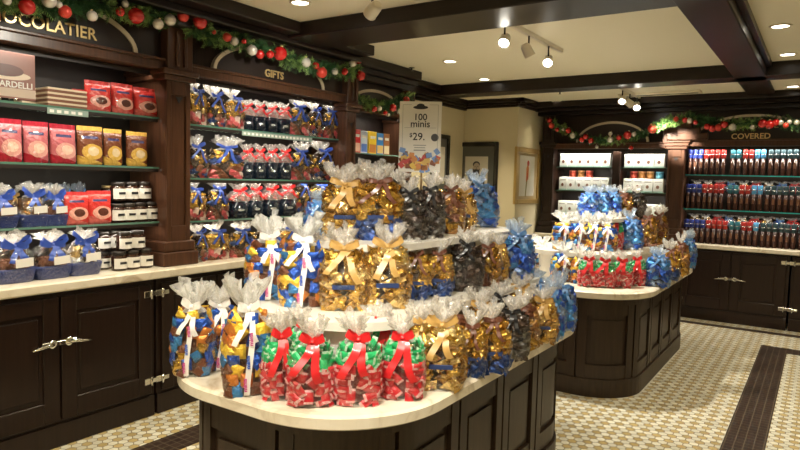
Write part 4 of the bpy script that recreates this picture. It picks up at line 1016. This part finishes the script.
for (k, xl, xr, yt, yb, X, z, lb) in ((1, -2, 38, 229, 282, CX, .92, 'blue ribboned basket of dark sweets at the far left of the counter'), (1, 38, 74, 228, 277, CX, .92, 'blue ribboned basket with brown sweets in the middle of the counter group'), (2, 71, 104, 226, 274, CX, .92, 'blue ribboned basket of white sweets beside the counter jars'),
        (1, -14, 22, 186, 230, XS, Z3, 'ribboned basket cut by the left edge on the third shelf'), (0, 22, 52, 184, 228, XS, Z3, 'ribboned basket of silver sweets with white tag on the third shelf'), (1, 47, 72, 186, 227, XS, Z3, 'ribboned basket with white tag left of the red pouches')):
    yc, w, h = slot(xl, xr, yt, yb, X); BK[k].put((X-.07, yc, z), PI/2, lb, None, (w/.20, min(1, w/.20), h/.27))
# clear bags behind the baskets and the small gift bags of the second case
def make_giftbag(seed, top, bot, rib, H=.25, w=.13, d=.10, ruffm=None):
    rnd = random.Random(seed); t = thing('gift_bag', '', 'gift bag')
    mats = top+bot; nt = len(top)
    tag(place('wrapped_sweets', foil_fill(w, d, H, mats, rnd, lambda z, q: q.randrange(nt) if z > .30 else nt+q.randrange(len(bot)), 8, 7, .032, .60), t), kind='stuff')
    place('cellophane', wrap_mesh(w, d, H, rnd, 1.5, 9, ruffm), t)
    mb = MB(); bow(mb, H*.755, .013, .045, rnd, .09, .013, 2); mb.build('ribbon', rib, t)
    return t
RSW = [RED, PINK, COCOA]
RSW = [mat('muted_red_wrapper', (.33, .05, .05), .3, .3), PINK, COCOA, mat('pale_print', (.6, .45, .4), .35)]
GB = [Stock(make_giftbag(11, [GOLD, GOLDL], RSW, R_BLUE)), Stock(make_giftbag(12, [GOLD, GOLDL, DARK], [RSW[0], SILV, DBLUE, COCOA], R_BLUE)), Stock(make_giftbag(13, [GOLD, DARK, NAVY], RSW, R_BLUE)), Stock(make_giftbag(14, [SILV, LBLUE, BLUE], [LBLUE, SILV, BLUE], R_SKY, ruffm=RUFFB)), Stock(make_giftbag(15, [GOLDL, TANF], [GOLD, TANF], R_GOLD))]
def gbag(k, xl, xr, yt, yb, X, z, lb, back=.05, grp=None):
    yc, w, h = slot(xl, xr, yt, yb, X); s = h/.26; GB[k].put((X-back, yc, z), PI/2+R.uniform(-.2, .2), lb, grp, (w/.14, min(1, w/.14), s))
for (k, xl, xr, lb) in ((4, 4, 26, 'clear bag of pale gold sweets at the rear left of the third shelf'), (4, 25, 46, 'clear bag of pale gold sweets left of the blue clear bags'), (3, 45, 62, 'left clear bag of blue and silver sweets at the rear of the third shelf'), (3, 61, 76, 'middle clear bag of blue and silver sweets at the rear of the third shelf'), (3, 75, 91, 'right clear bag of blue and silver sweets at the rear of the third shelf')):
    gbag(k, xl, xr, 166, 206, XS-.16, Z3, lb, .05)
XG = -3.58
ROWS = [(G1, 'top', [(0, 190, 210, 74, 121), (1, 209, 229, 80, 123), (0, 228, 249, 84, 126), (2, 292, 311, 95, 135), (1, 311, 326, 100, 137), (2, 326, 341, 102, 140)]),
        (G2, 'middle', [(1, 190, 211, 132, 175), (2, 212, 245, 134, 177), (2, 293, 313, 141, 180), (1, 312, 340, 142, 182)]),
        (G3, 'lowest', [(0, 189, 209, 179, 221), (2, 209, 232, 179, 221), (1, 297, 314, 180, 222), (0, 313, 332, 182, 222)])]
ORD = ['first', 'second', 'third', 'fourth', 'fifth', 'sixth']
for z, nm, row in ROWS:
    for q, (k, xl, xr, yt, yb) in enumerate(row):
        gbag(k, xl, xr, yt, yb, XG, z, '%s blue ribboned gift bag from the left on the %s gift shelf' % (ORD[q], nm))
for q, (k, xl, xr, yt, yb) in enumerate(((1, 194, 211, 222, 261), (0, 210, 232, 221, 260), (2, 233, 256, 222, 258), (1, 257, 280, 222, 256), (0, 281, 304, 222, 253), (2, 305, 327, 222, 250))):
    gbag(k, xl, xr, yt, yb, -3.50, .92, '%s blue ribboned gift bag from the left standing on the counter' % ORD[q])
# mugs with sweets
def make_mug(seed):
    rnd = random.Random(seed); t = thing('gift_mug', '', 'mug'); r, h = .043, .098
    MB().lathe([(r*.92, 0), (r, .008), (r, h), (r*.93, h), (r*.92, h*.8)], 22).build('mug', mat('black_mug_glaze', (.008, .014, .025), .12, 0, .7), t)
    MB().tube([(r*.95, 0, h*.82), (r+.026, 0, h*.80), (r+.032, 0, h*.5), (r+.02, 0, h*.22), (r*.95, 0, h*.2)], .006).build('handle', mat('black_mug_glaze', (.008, .014, .025), .12, 0, .7), t, rot=(0, 0, .3))
    MB().prism([(.014*math.cos(2*PI*k/14), .007*math.sin(2*PI*k/14)) for k in range(14)], 0, .002).build('emblem', SILV, t, (0, -r-.0002, h*.5), (PI/2, 0, 0))
    mb = MB()
    for k in range(16):
        a = rnd.uniform(0, 2*PI); rr = rnd.uniform(0, r); chunk(mb, Vector((rr*math.cos(a), rr*math.sin(a), h+rnd.uniform(0, .035))), Matrix.Rotation(rnd.uniform(0, 3), 3, 'Z') @ Matrix.Rotation(rnd.uniform(-.6, .6), 3, 'X'), (.038, .028, .02), rnd.randrange(3), rnd)
    tag(mb.build('wrapped_sweets', [RED, RED, SILV], t), kind='stuff')
    rings = []; ph = rnd.uniform(0, 6)
    for z, f in ((h*.98, 1.05), (h+.03, 1.1), (h+.05, .6), (h+.062, .3), (h+.08, .5), (h+.10, .8)):
        rings.append([(r*f*(1+.18*math.sin(8*2*PI*i/32+ph)*(z > h+.04))*math.cos(2*PI*i/32), r*f*(1+.18*math.sin(8*2*PI*i/32+ph)*(z > h+.04))*math.sin(2*PI*i/32), z+.008*math.sin(3*2*PI*i/32+ph)*(z > h+.09)) for i in range(32)])
    MB().loft(rings, 0, True, False, False).build('cellophane', RUFF, t)
    mb = MB(); bow(mb, h+.058, .013, .032, rnd, .045, .011, 2); mb.build('ribbon', R_RED, t)
    return t
MUG = [Stock(make_mug(21)), Stock(make_mug(22))]
for z, nm, xs, yt, yb in ((G1, 'top', (244, 257, 269, 281, 293), 116, 131), (G2, 'middle', (244, 257, 269, 281, 294), 162, 179), (G3, 'lowest', (233, 251, 266, 282, 298), 203, 220)):
    for k in range(4):
        yc, w, h = slot(xs[k], xs[k+1], yt, yb, XG); s = .93*w/.09
        MUG[k % 2].put((XG-.05, yc, z), PI/2-.4, '%s black mug from the left with red-bowed sweets on the %s gift shelf' % (ORD[k], nm), 'black gift mugs', (s, s, h/.098*1.0))
for q, (xl, xr) in enumerate(((238, 252), (252, 266), (266, 281))):
    gbag(3, xl, xr, 176, 205, XG-.15, G3, '%s light blue clear bag behind the black mugs on the lowest gift shelf' % ORD[q])
# small colourful boxes at the far left
def make_carton(c1, c2, nm):
    t = thing('small_carton', '', 'box'); w, d, h = .10, .05, .17
    MB().box((-w/2, -d/2, 0), (w/2, d/2, h), 0, .002).build('carton', mat('carton_'+nm, c1, .35, coat=.2), t)
    MB().box((-w*.42, -d/2-.001, h*.05), (w*.42, -d/2, h*.42), 0).build('picture_panel', mat('carton_panel_'+nm, c2, .4), t)
    MB().box((-w*.32, -d/2-.0015, h*.68), (w*.32, -d/2, h*.80), 0).build('name_band', WHITE, t)
    return t
for (x0, x1, yt, yb, z, c1, c2, nm, lb) in ((353, 360, 133, 156, F1, (.60, .03, .04), (.8, .5, .4), 'red', 'red carton at the left of the far left shelf'), (360, 367, 134, 156, F1, (.55, .65, .8), (.1, .2, .6), 'pale_blue', 'pale blue carton on the far left shelf'), (368, 376, 135, 157, F1, (.85, .60, .05), (.5, .2, .05), 'yellow', 'yellow carton on the far left shelf'), (376, 383, 136, 157, F1, (.05, .22, .6), (.7, .5, .2), 'blue', 'blue carton on the far left shelf'), (383, 389, 137, 158, F1, (.35, .15, .06), (.8, .7, .5), 'brown', 'brown carton at the right of the far left shelf'),
        (353, 358, 162, 181, F2, (.60, .03, .04), (.8, .8, .8), 'scarlet', 'red carton on the lower far left shelf'), (358, 364, 163, 181, F2, (.06, .16, .6), (.8, .8, .8), 'royal_blue', 'royal blue carton on the lower far left shelf')):
    yc, w, h = slot(x0, x1, yt, yb, -3.68); st = Stock(make_carton(c1, c2, nm)); st.put((-3.70, yc, z), PI/2, lb, None, (w/.10*.95, 1, h/.17))
# ================================================================== BACK WALL GOODS
def make_whitebox():
    t = thing('white_box', '', 'box'); w, d, h = .11, .10, .17
    MB().box((-w/2, -d/2, 0), (w/2, d/2, h), 0, .002).build('carton', mat('white_carton', (.82, .86, .84), .4), t)
    MB().box((-w*.36, -d/2-.001, h*.74), (w*.36, -d/2, h*.80), 0).build('name_line', mat('grey_ink', (.35, .35, .36), .5), t)
    MB().prism([(.018*math.cos(2*PI*k/12), .022*math.sin(2*PI*k/12)) for k in range(12)], 0, .0015).build('emblem', mat('print_choc', (.20, .10, .07), .5), t, (-.005, -d/2, h*.40), (PI/2, 0, 0))
    MB().box((-w*.5, -d/2-.0012, 0), (w*.5, -d/2, h*.10), 0).build('base_band', mat('pale_teal_print', (.45, .68, .64), .5), t)
    return t
WB = Stock(make_whitebox())
def boxrow(x0, x1, n, z, hgt, nm, grp):
    w = (x1-x0)/n
    for k in range(n):
        WB.put((x0+w*(k+.5), 8.10, z), R.uniform(-.04, .04), '%s white box from the left in the %s' % (ORD[k], nm), grp, (w/.11*.96, 1, hgt/.17))
for z, nm, n1 in ((W1, 'top', 6), (W2, 'middle', 6), (W3, 'bottom', 6)):
    boxrow(-2.89, -2.24, n1, z, .17, nm+' row left of the slim divider', nm+' row of white boxes left'); boxrow(-2.07, -1.60, 4, z, .165, nm+' row between divider and pilaster', nm+' row of white boxes right')
def make_tin(c, nm):
    t = thing('small_tin', '', 'tin')
    MB().lathe([(.045, 0), (.046, .004), (.046, .07)], 16).build('tin_body', mat('tin_'+nm, c, .35, .3), t); MB().lathe([(.048, .068), (.048, .085), (.044, .088)], 16).build('lid', mat('tin_lid_'+nm, tuple(min(1, v*1.5+.1) for v in c), .3, .4), t); return t
TN = [Stock(make_tin((.5, .07, .04), 'red')), Stock(make_tin((.45, .2, .06), 'orange')), Stock(make_tin((.1, .35, .5), 'teal'))]
for k, (x, zz, c) in enumerate(((-2.78, W2, 0), (-2.67, W2, 1), (-2.56, W2, 0), (-2.0, W2, 0), (-1.9, W2, 1), (-1.8, W2, 1), (-1.69, W2, 2))):
    TN[c].put((x, 8.27, zz+.171), 0, ['leftmost', 'second', 'third', 'fourth', 'fifth', 'sixth', 'rightmost'][k]+' small tin on the riser behind the middle row of white boxes', 'small tins behind the white boxes')
for a, b in ((-2.88, -2.24), (-2.07, -1.60)): tag(B((a, 8.22, W2), (b, 8.33, W2+.17), .003).build('riser_block', INNER), 'dark riser carrying small tins, %s of the slim divider' % ('left' if a < -2.2 else 'right'), 'riser')
def make_tube(cap, nm):
    t = thing('sweets_tube', '', 'tube'); r, h = .026, .30
    MB().lathe([(r, 0), (r, .006), (r, h*.66)], 14).build('tube_body', mat('dark_tube', (.045, .018, .014), .2, .1), t)
    MB().lathe([(r*1.01, h*.66), (r*1.03, h*.665), (r*1.03, h*.985), (r*.95, h)], 14).build('cap', mat('tube_cap_'+nm, cap, .3, .2), t)
    mb = MB().lathe([(r*1.045, h*.80), (r*1.05, h*.805), (r*1.05, h*.82), (r*1.045, h*.825)], 14); mb.build('cap_ring', SILV, t)
    MB().box((-.012, -r-.001, h*.28), (.012, -r+.002, h*.50), 0, .001).build('label', mat('tube_label', (.16, .07, .04), .4), t)
    return t
TB = {n: Stock(make_tube(c, n)) for n, c in (('blue', (.03, .05, .28)), ('red', (.42, .03, .025)), ('teal', (.03, .15, .20)), ('sky', (.10, .36, .68)), ('dark', (.03, .06, .075)))}
MANYORD = ['first', 'second', 'third', 'fourth', 'fifth', 'sixth', 'seventh', 'eighth', 'ninth', 'tenth', 'eleventh', 'twelfth']
def tubes(z, h, seq, rowname):
    cnt = {}
    for ci, (col, x0, n) in enumerate(seq):
        for k in range(n):
            cnt[col] = cnt.get(col, 0)+1; om = MANYORD[cnt[col]-1]
            TB[col].put((x0+.058*k, 8.03, z), R.uniform(-.2, .2), '%s %s-capped tube from the left in the %s' % (om, col if col != 'sky' else 'sky-blue', rowname), '%s-capped tubes in the %s' % (col, rowname), (1, 1, h/.30))
tubes(C1, .285, [('blue', -1.315, 3), ('red', -1.14, 4), ('teal', -.87, 2), ('red', -.745, 2), ('sky', -.63, 2), ('dark', -.50, 6), ('red', -.13, 3), ('teal', .05, 2)], 'top row on the back wall')
tubes(C2, .285, [('blue', -1.315, 3), ('red', -1.14, 4), ('teal', -.88, 2), ('red', -.76, 2), ('sky', -.64, 2), ('dark', -.51, 6), ('red', -.15, 2), ('dark', -.03, 3)], 'middle row on the back wall')
tubes(.868, .27, [('blue', -1.315, 4), ('red', -1.08, 4), ('teal', -.84, 2), ('red', -.72, 2), ('sky', -.60, 1), ('dark', -.53, 6), ('dark', -.17, 5)], 'bottom row on the back counter')
for z in (C1, C2):
    for a, b in ((-1.34, -.92), (-.90, -.52), (-.51, -.17), (-.16, .2)):
        pass
# goods lying behind the tubes, seen above them
BG = [Stock(make_giftbag(31, [SILV, GOLDL, WHITE], [SILV, COCOA], R_WHITE, .16, .12)), Stock(make_giftbag(32, [RED, SILV], [RED, COCOA], R_RED, .16, .12)), Stock(make_giftbag(33, [BLUE, SILV], [LBLUE, SILV], R_SKY, .16, .12))]
for zz, lv in ((C2+.205, 'middle'), (.868+.20, 'bottom')):
    tag(B((-1.34, 8.15, C2 if lv == 'middle' else .868), (.2, 8.34, zz), .003).build('riser_block', INNER), 'dark riser behind the %s row of tubes' % lv, 'riser')
    for k in range(11):
        x = -1.26+k*.125; c = (0, 0, 1, 2, 0, 1, 0, 2, 1, 1, 0)[k]
        BG[c].put((x, 8.24, zz), R.uniform(-.3, .3), 'small %s bag behind the %s row of tubes, %s from the left' % (('silver', 'red', 'blue')[c], lv, MANYORD[k]), '%s small bags behind the %s tubes' % (('silver', 'red', 'blue')[c], lv), (1, .9, .8))
# ================================================================== PICTURES
def picture(loc, rz, w, h, fr, fm, mw, label, draw):
    t = thing('framed_picture', label, 'picture', loc, rz)
    mb = MB()
    for a, b in (((-w/2, -h/2), (-w/2+fr, h/2)), ((w/2-fr, -h/2), (w/2, h/2)), ((-w/2+fr, -h/2), (w/2-fr, -h/2+fr)), ((-w/2+fr, h/2-fr), (w/2-fr, h/2))): mb.box((a[0], -.035, a[1]), (b[0], 0, b[1]), 0, .008)
    mb.build('frame', fm, t); MB().box((-w/2+fr*.9, -.012, -h/2+fr*.9), (w/2-fr*.9, -.004, h/2-fr*.9)).build('mount', mw, t)
    draw(t, w, h)
def ell(cx, cz, a, b, n=22): return [(cx+a*math.cos(2*PI*k/n), cz+b*math.sin(2*PI*k/n)) for k in range(n)]
def flat(t, nm, poly, m, y): MB().prism(poly, 0, .0012).build(nm, m, t, (0, y, 0), (PI/2, 0, 0))
PAPER = mat('picture_paper', (.62, .58, .48), .6); SK = mat('pencil_skin', (.45, .36, .27), .6); HR = mat('pencil_dark', (.05, .045, .04), .6)
def portrait(t, w, h):
    flat(t, 'paper', [(-.16, -.27), (.16, -.27), (.16, .20), (-.16, .20)], PAPER, -.012)
    flat(t, 'drawn_suit', [(-.13, -.26), (.13, -.26), (.12, -.10), (.05, -.03), (-.05, -.03), (-.12, -.10)], HR, -.0135)
    flat(t, 'drawn_collar', [(-.03, -.06), (0, -.12), (.03, -.06), (.03, -.03), (-.03, -.03)], PAPER, -.015)
    flat(t, 'drawn_hair', ell(0, .098, .050, .042), HR, -.0135); flat(t, 'drawn_face', ell(.004, .055, .047, .066), SK, -.0155)
    flat(t, 'drawn_beard', [(-.048, .050), (-.040, -.015), (.0, -.050), (.044, -.015), (.054, .050), (.034, .034), (0, .042), (-.028, .034)], HR, -.017)
    for s in (-1, 1): flat(t, 'drawn_eye', ell(.004+s*.019, .072, .008, .004, 10), HR, -.017); 
    flat(t, 'drawn_nose', [(.0, .045), (.010, .045), (.005, .07)], HR, -.0168)
def plant(t, w, h):
    flat(t, 'paper', [(-w*.3, -h*.36), (w*.3, -h*.36), (w*.3, h*.36), (-w*.3, h*.36)], mat('white_paper', (.72, .70, .62), .6), -.012)
    OR = mat('orange_paint', (.65, .22, .05), .6); RE = mat('red_paint', (.5, .07, .04), .6); GN = mat('olive_paint', (.3, .26, .1), .6)
    flat(t, 'painted_body', [(-.03, -.10), (.03, -.04), (.05, .10), (.02, .16), (-.03, .10)], OR, -.0135); flat(t, 'painted_crest', ell(.02, .16, .035, .035), RE, -.015)
    flat(t, 'painted_tail', [(-.05, -.26), (-.02, -.26), (.01, -.05), (-.03, -.07)], GN, -.0142); flat(t, 'painted_wing', [(-.02, -.08), (.02, -.02), (.01, .09)], RE, -.015)
BLKF = mat('black_picture_frame', (.015, .013, .012), .25, 0, .6); GLDF = mat('gilded_frame', (.55, .37, .13), .35, .7, bump=.3, bscale=50)
picture((-3.67, 7.21, 1.63), 0, .60, .76, .055, BLKF, mat('dark_mount', (.10, .10, .085), .5), 'black framed pencil portrait of a bearded person on the cream wall', portrait)
picture((-3.13, 7.52, 1.60), PI/2, .78, .70, .06, GLDF, mat('tan_mount', (.50, .38, .2), .5), 'gold framed painting on the side wall next to the white box shelves', plant)
picture((-3.87, 6.60, 1.70), PI/2, .42, .74, .05, BLKF, mat('dark_mount', (.10, .10, .085), .5), 'black framed picture mostly hidden by the price sign', lambda t, w, h: flat(t, 'paper', [(-w*.28, -h*.3), (w*.28, -h*.3), (w*.28, h*.3), (-w*.28, h*.3)], PAPER, -.012))
# ================================================================== GARLANDS
FIR = mat('fir_green', (.03, .10, .03), .6, var=.5, vscale=6); FIRL = mat('spotlit_fir_green', (.26, .42, .12), .6, var=.4, vscale=6)  # second green paints the spotlight on the sprigs into their colour
def bauble_mesh(m): return MB().lathe([(.001+math.sin(PI*k/14), -math.cos(PI*k/14)) for k in range(15)], 22).mesh('bauble', m)
BR = bauble_mesh(mat('red_bauble', (.62, .015, .015), .08, .35, coat=1)); BM = bauble_mesh(mat('matt_red_bauble', (.70, .06, .04), .35, .2)); BW = bauble_mesh(mat('pearl_bauble', (.80, .76, .70), .2, .4, coat=.5)); 
CAPM = MB().lathe([(.22, .93), (.22, 1.12), (.1, 1.18)], 10).mesh('bauble_cap', GOLDM)
def garland(pts, conv, bl, label, rad=.075, dens=520, out=Vector((1, 0, 0))):
    P = [conv(x, y) for x, y in pts]; rnd = random.Random(len(label))
    t = thing('christmas_garland', label, 'garland', P[0]); o = P[0]
    dn = []
    for a, b in zip(P, P[1:]):
        n = max(2, int((b-a).length/.02)); dn += [a+(b-a)*k/n for k in range(n)]
    dn.append(P[-1]); mb = MB(); mb.tube([p-o for p in dn[::3]+[dn[-1]]], .02, 6, 0)
    L = sum((b-a).length for a, b in zip(dn, dn[1:]))
    for s in range(int(dens*L)):                     # sprigs: a twig with needles on both sides
        p = rnd.choice(dn)-o; a = rnd.uniform(0, 2*PI); 
        d = Vector((rnd.uniform(-.6, 1)*out.x+rnd.uniform(-.5, .5)*(1-abs(out.x)), rnd.uniform(-.6, 1)*out.y+rnd.uniform(-.9, .9)*(1-abs(out.y)), rnd.uniform(-.9, .8))).normalized()
        ln = rad*rnd.uniform(.6, 1.35); n = 6; mi = 1 if (rnd.random() < .34+.42*math.sin(9*p.length)) else 0  # clusters given the painted spotlit green
        sd = d.cross(Vector((rnd.uniform(-1, 1), rnd.uniform(-1, 1), rnd.uniform(-1, 1)))).normalized(); up2 = d.cross(sd)
        vs = []; fs = []
        for k in range(n):
            q = p+d*ln*(.2+.8*k/n)
            for w_ in (sd, -sd, up2):
                e = q+(w_+d*.8)*.020*rnd.uniform(.7, 1.2); b2 = len(vs); vs += [q-d*.0035, q+d*.0035, e]; fs.append((b2, b2+1, b2+2))
        mb.add(vs, fs, mi)
    tag(mb.build('greenery', [FIR, FIRL], t), kind='stuff')
    for (x, y, r, c) in bl:
        q = conv(x, y)+out*.05; rr = .9*r/pxm(q)
        b_ = place('bauble', {'r': BR, 'm': BM, 'w': BW}[c], t, q-o, (rnd.uniform(-.4, .4), rnd.uniform(-.4, .4), 0), (rr, rr, rr))
        place('bauble_cap', CAPM, b_)
    return t
XG_ = -3.40
cx_ = lambda X: (lambda x, y: at_x(x, y, X))
garland([(-30, -12), (5, 0), (30, 4), (62, 8), (90, 4), (125, 12), (150, 16), (172, 14)], cx_(XG_), [(2, 2, 5, 'w'), (22, 8, 9, 'r'), (44, 2, 8, 'w'), (54, 6, 4, 'w'), (60, 13, 7, 'm'), (87, 17, 6, 'w'), (115, 13, 5, 'r'), (120, 5, 4, 'w'), (131, 17, 9, 'r'), (153, 25, 6, 'w'), (165, 21, 6.5, 'w'), (178, 17, 6.5, 'm'), (195, 23, 8, 'r')], 'fir garland with red and pearl baubles above the near left shelves')
garland([(194, 28), (215, 38), (232, 38), (252, 44), (272, 50), (290, 60), (305, 64), (322, 70), (340, 70), (356, 72)], cx_(XG_), [(209, 33, 2.5, 'm'), (222, 38, 5, 'm'), (229, 42, 5, 'w'), (239, 42, 3, 'r'), (247, 51, 6, 'w'), (255, 55, 5, 'r'), (265, 55, 4.5, 'r'), (275, 54, 8, 'r'), (301, 63, 5.5, 'w'), (311, 66, 4, 'r'), (317, 73, 6, 'm'), (330, 72, 4, 'w'), (340, 72, 4, 'r'), (348, 63.5, 4.5, 'w'), (354, 61, 4, 'r'), (356, 76, 5.5, 'r')], 'fir garland with red and pearl baubles above the gift shelves')
garland([(357, 96), (366, 104), (378, 106), (390, 107), (401, 100), (408, 97)], cx_(-3.52), [(370, 109, 3.4, 'r'), (375, 108.5, 3, 'w'), (388.5, 108, 4.4, 'r'), (395, 112, 2.8, 'w'), (381, 113, 2.5, 'r'), (402, 100, 3.8, 'm'), (384, 115, 2, 'w')], 'short fir garland behind the price sign at the far left', .07, 420)
cy_ = lambda Y: (lambda x, y: at_y(x, y, Y))
garland([(550, 122), (563, 129), (575, 136), (590, 140), (612, 141), (632, 137), (652, 131)], cy_(7.78), [(551, 121, 3, 'r'), (553, 126, 3.2, 'm'), (558.5, 130, 2.4, 'r'), (564.5, 130, 1.8, 'w'), (569.7, 131, 3.2, 'r'), (574, 136, 3.2, 'w'), (583, 140, 3, 'r'), (587, 137, 3, 'r'), (592, 141, 3.2, 'r'), (611.5, 134, 2.4, 'w'), (611.5, 140, 3.4, 'w'), (620, 138, 3, 'r'), (628.5, 135.5, 4.6, 'r'), (635, 134.6, 2.6, 'w'), (653.7, 129, 5.3, 'm'), (598, 147, 2, 'w'), (632, 148, 2.6, 'r')], 'fir garland with red baubles above the white boxes on the back wall', .06, 330, Vector((0, -1, 0)))
garland([(656, 127), (670, 121), (690, 117), (703, 122), (722, 124), (745, 124), (768, 121), (790, 123), (815, 126)], cy_(7.72), [(677, 119.5, 3, 'm'), (686, 120.5, 3.2, 'r'), (690.5, 121, 3.2, 'w'), (696.5, 123, 2.6, 'r'), (708, 127, 3.6, 'r'), (713, 129, 4, 'r'), (719, 128, 4, 'm'), (725, 125, 4, 'r'), (733, 127.5, 4, 'w'), (753, 127.5, 2.6, 'w'), (763, 124, 5, 'r'), (770, 125, 5, 'r'), (776, 123, 4, 'r'), (781, 123, 3, 'w'), (789.6, 122.5, 2.8, 'w'), (797, 123, 3.2, 'w'), (786, 126, 3, 'm')], 'fir garland with red baubles above the dark tubes on the back wall', .075, 420, Vector((0, -1, 0)))
# ================================================================== CEILING LAMPS
GLOW = mat('lamp_glow', (1, .93, .80), .5, emit=14)
def downlight(x, y, zc, label, e=75, ang=112, seen=True):
    t = thing('ceiling_downlight', label, 'ceiling light', (x, y, zc))
    MB().lathe([(.052, 0), (.070, 0), (.070, -.006), (.056, -.010), (.050, -.004), (.052, 0)], 24).build('trim_ring', mat('white_lamp_ring', (.8, .74, .62), .4), t)
    MB().lathe([(.001, -.001), (.050, -.001), (.050, -.003), (.001, -.004)], 24).build('lens', GLOW, t)
    l = bpy.data.lights.new('downlight', 'SPOT'); l.energy = e; l.color = WARM; l.spot_size = math.radians(ang); l.spot_blend = .7; l.shadow_soft_size = .045
    o = bpy.data.objects.new('lamp', l); COL.objects.link(o); o.parent = t; o.location = (0, 0, -.02)
for x, y, zc, lb in ((-2.94, 5.16, 2.62, 'round ceiling downlight right of the price sign top'), (-3.11, 6.22, 2.62, 'round ceiling downlight above the pencil portrait'), (-.31, 5.03, 2.62, 'upper right round ceiling downlight right of the long beam'), (-.31, 6.10, 2.62, 'second round ceiling downlight right of the long beam'), (-2.82, 3.02, 2.62, 'round ceiling downlight at the top edge of the photo'), (-2.80, 7.62, 2.53, 'round ceiling downlight before the back garland'), (-.31, 7.35, 2.53, 'third round ceiling downlight right of the long beam, farthest')):
    downlight(x, y, zc, lb, 34 if x > -.5 else 75)
for k, (x, y) in enumerate(((-2.8, 1.6), (-2.8, .2), (-1.6, .6), (-.2, 1.2), (.9, 2.5), (.9, 4.6), (.9, 6.0), (-.3, 2.9), (-1.6, -.6), (.4, -.6))):
    downlight(x, y, 2.62, MANYORD[k]+' round ceiling downlight outside the photo, counted from the left cases', 35 if x > .5 or y > 2 else 62)
def trackhead(t, P, aim, e, glow=True):
    P = Vector(P); d = (Vector(aim)-P).normalized(); q = d.to_track_quat('-Z', 'Y').to_matrix()
    loc = P-t.location
    h = MB().lathe([(.022, .07), (.036, .05), (.040, -.02), (.042, -.03), (.036, -.03), (.034, -.01), (.001, -.008)], 18, axis=q).build('spot_head', mat('white_lamp_metal', (.75, .70, .6), .3, .2), t, loc)
    MB().lathe([(.001, -.012), (.033, -.012), (.033, -.018), (.001, -.022)], 18, axis=q).build('lens', mat('spot_glow', (1, .94, .82), .5, emit=30), h)
    MB().tube([(0, 0, .03), (0, 0, 2.62-.03-P.z if P.y < 6.4 else 2.53-.03-P.z)], .007).build('arm', BLACKM, h)
    l = bpy.data.lights.new('track_spot', 'SPOT'); l.energy = e; l.color = WARM2; l.spot_size = math.radians(62 if e < 100 else 95 if e < 300 else 26); l.spot_blend = .8; l.shadow_soft_size = .035
    o = bpy.data.objects.new('lamp', l); COL.objects.link(o); o.parent = t; o.location = loc+d*.035; o.rotation_euler = q.to_euler()
def track(x, y0, y1, zc, heads, label):
    t = thing('track_light', label, 'track light', (x, (y0+y1)/2, zc))
    h = (y1-y0)/2
    MB().box((-.017, -h, -.03), (.017, h, 0), 0, .002).build('rail', mat('white_lamp_metal', (.75, .70, .6), .3, .2), t)
    for P, aim, e in heads: trackhead(t, P, aim, e)
A = at_z(506, 36, 2.48); Bq = at_z(519, 47, 2.47); Cq = at_z(533, 58, 2.47)
track(-1.86, 3.95, 5.1, 2.62, [((-1.86, 4.0, 2.47), (-1.5, 2.4, 1.0), 60), ((-1.86, 4.42, 2.47), (-1.0, 5.4, .3), 195), ((-1.86, 4.82, 2.47), (-1.4, 2.7, .9), 60)], 'track of three spot lamps on the ceiling behind the first beam')
track(-1.80, 6.75, 7.5, 2.53, [((-1.80, 6.8, 2.40), (-1.6, 5.4, .9), 45), ((-1.80, 7.1, 2.40), (-1.43, 7.9, 2.03), 420), ((-1.80, 7.42, 2.40), (-1.3, 5.5, .8), 40)], 'track of spot lamps on the ceiling in front of the back garland')
track(-2.2, 2.0, 3.1, 2.62, [((-2.2, 2.15, 2.47), (-3.5, 1.75, 1.7), 42), ((-2.2, 2.95, 2.47), (-3.5, 3.55, 1.9), 55)], 'track of spot lamps near the left cases at the top edge')
track(-.85, .3, 1.4, 2.62, [((-.85, .45, 2.47), (-1.7, 1.6, .9), 95), ((-.85, 1.2, 2.47), (-1.45, 2.3, 1.0), 85)], 'track of spot lamps above the near island, before the first beam')
# HVAC diffuser and sprinklers
t = thing('air_diffuser', 'long pale ceiling air slot before the back garland', 'vent', (-1.55, 7.33, 2.53))
MB().box((-.42, -.09, -.022), (.42, .09, 0), 0, .004).build('frame', mat('pale_vent', (.8, .74, .58), .4), t); MB().box((-.39, -.02, -.024), (.39, .02, -.018)).build('slot', BLACKM, t)
for x, y, z, lb in ((-3.45, 5.3, 2.62, 'small ceiling sprinkler near the left cornice'), (-2.47, 6.79, 2.53, 'small ceiling sprinkler beside the second beam')):
    t = thing('sprinkler', lb, 'sprinkler', (x, y, z)); MB().lathe([(.03, 0), (.03, -.004), (.008, -.008), (.008, -.03)], 12).build('stem', BLACKM, t); MB().lathe([(.016, -.032), (.016, -.035)], 12).build('deflector', CHROME, t)
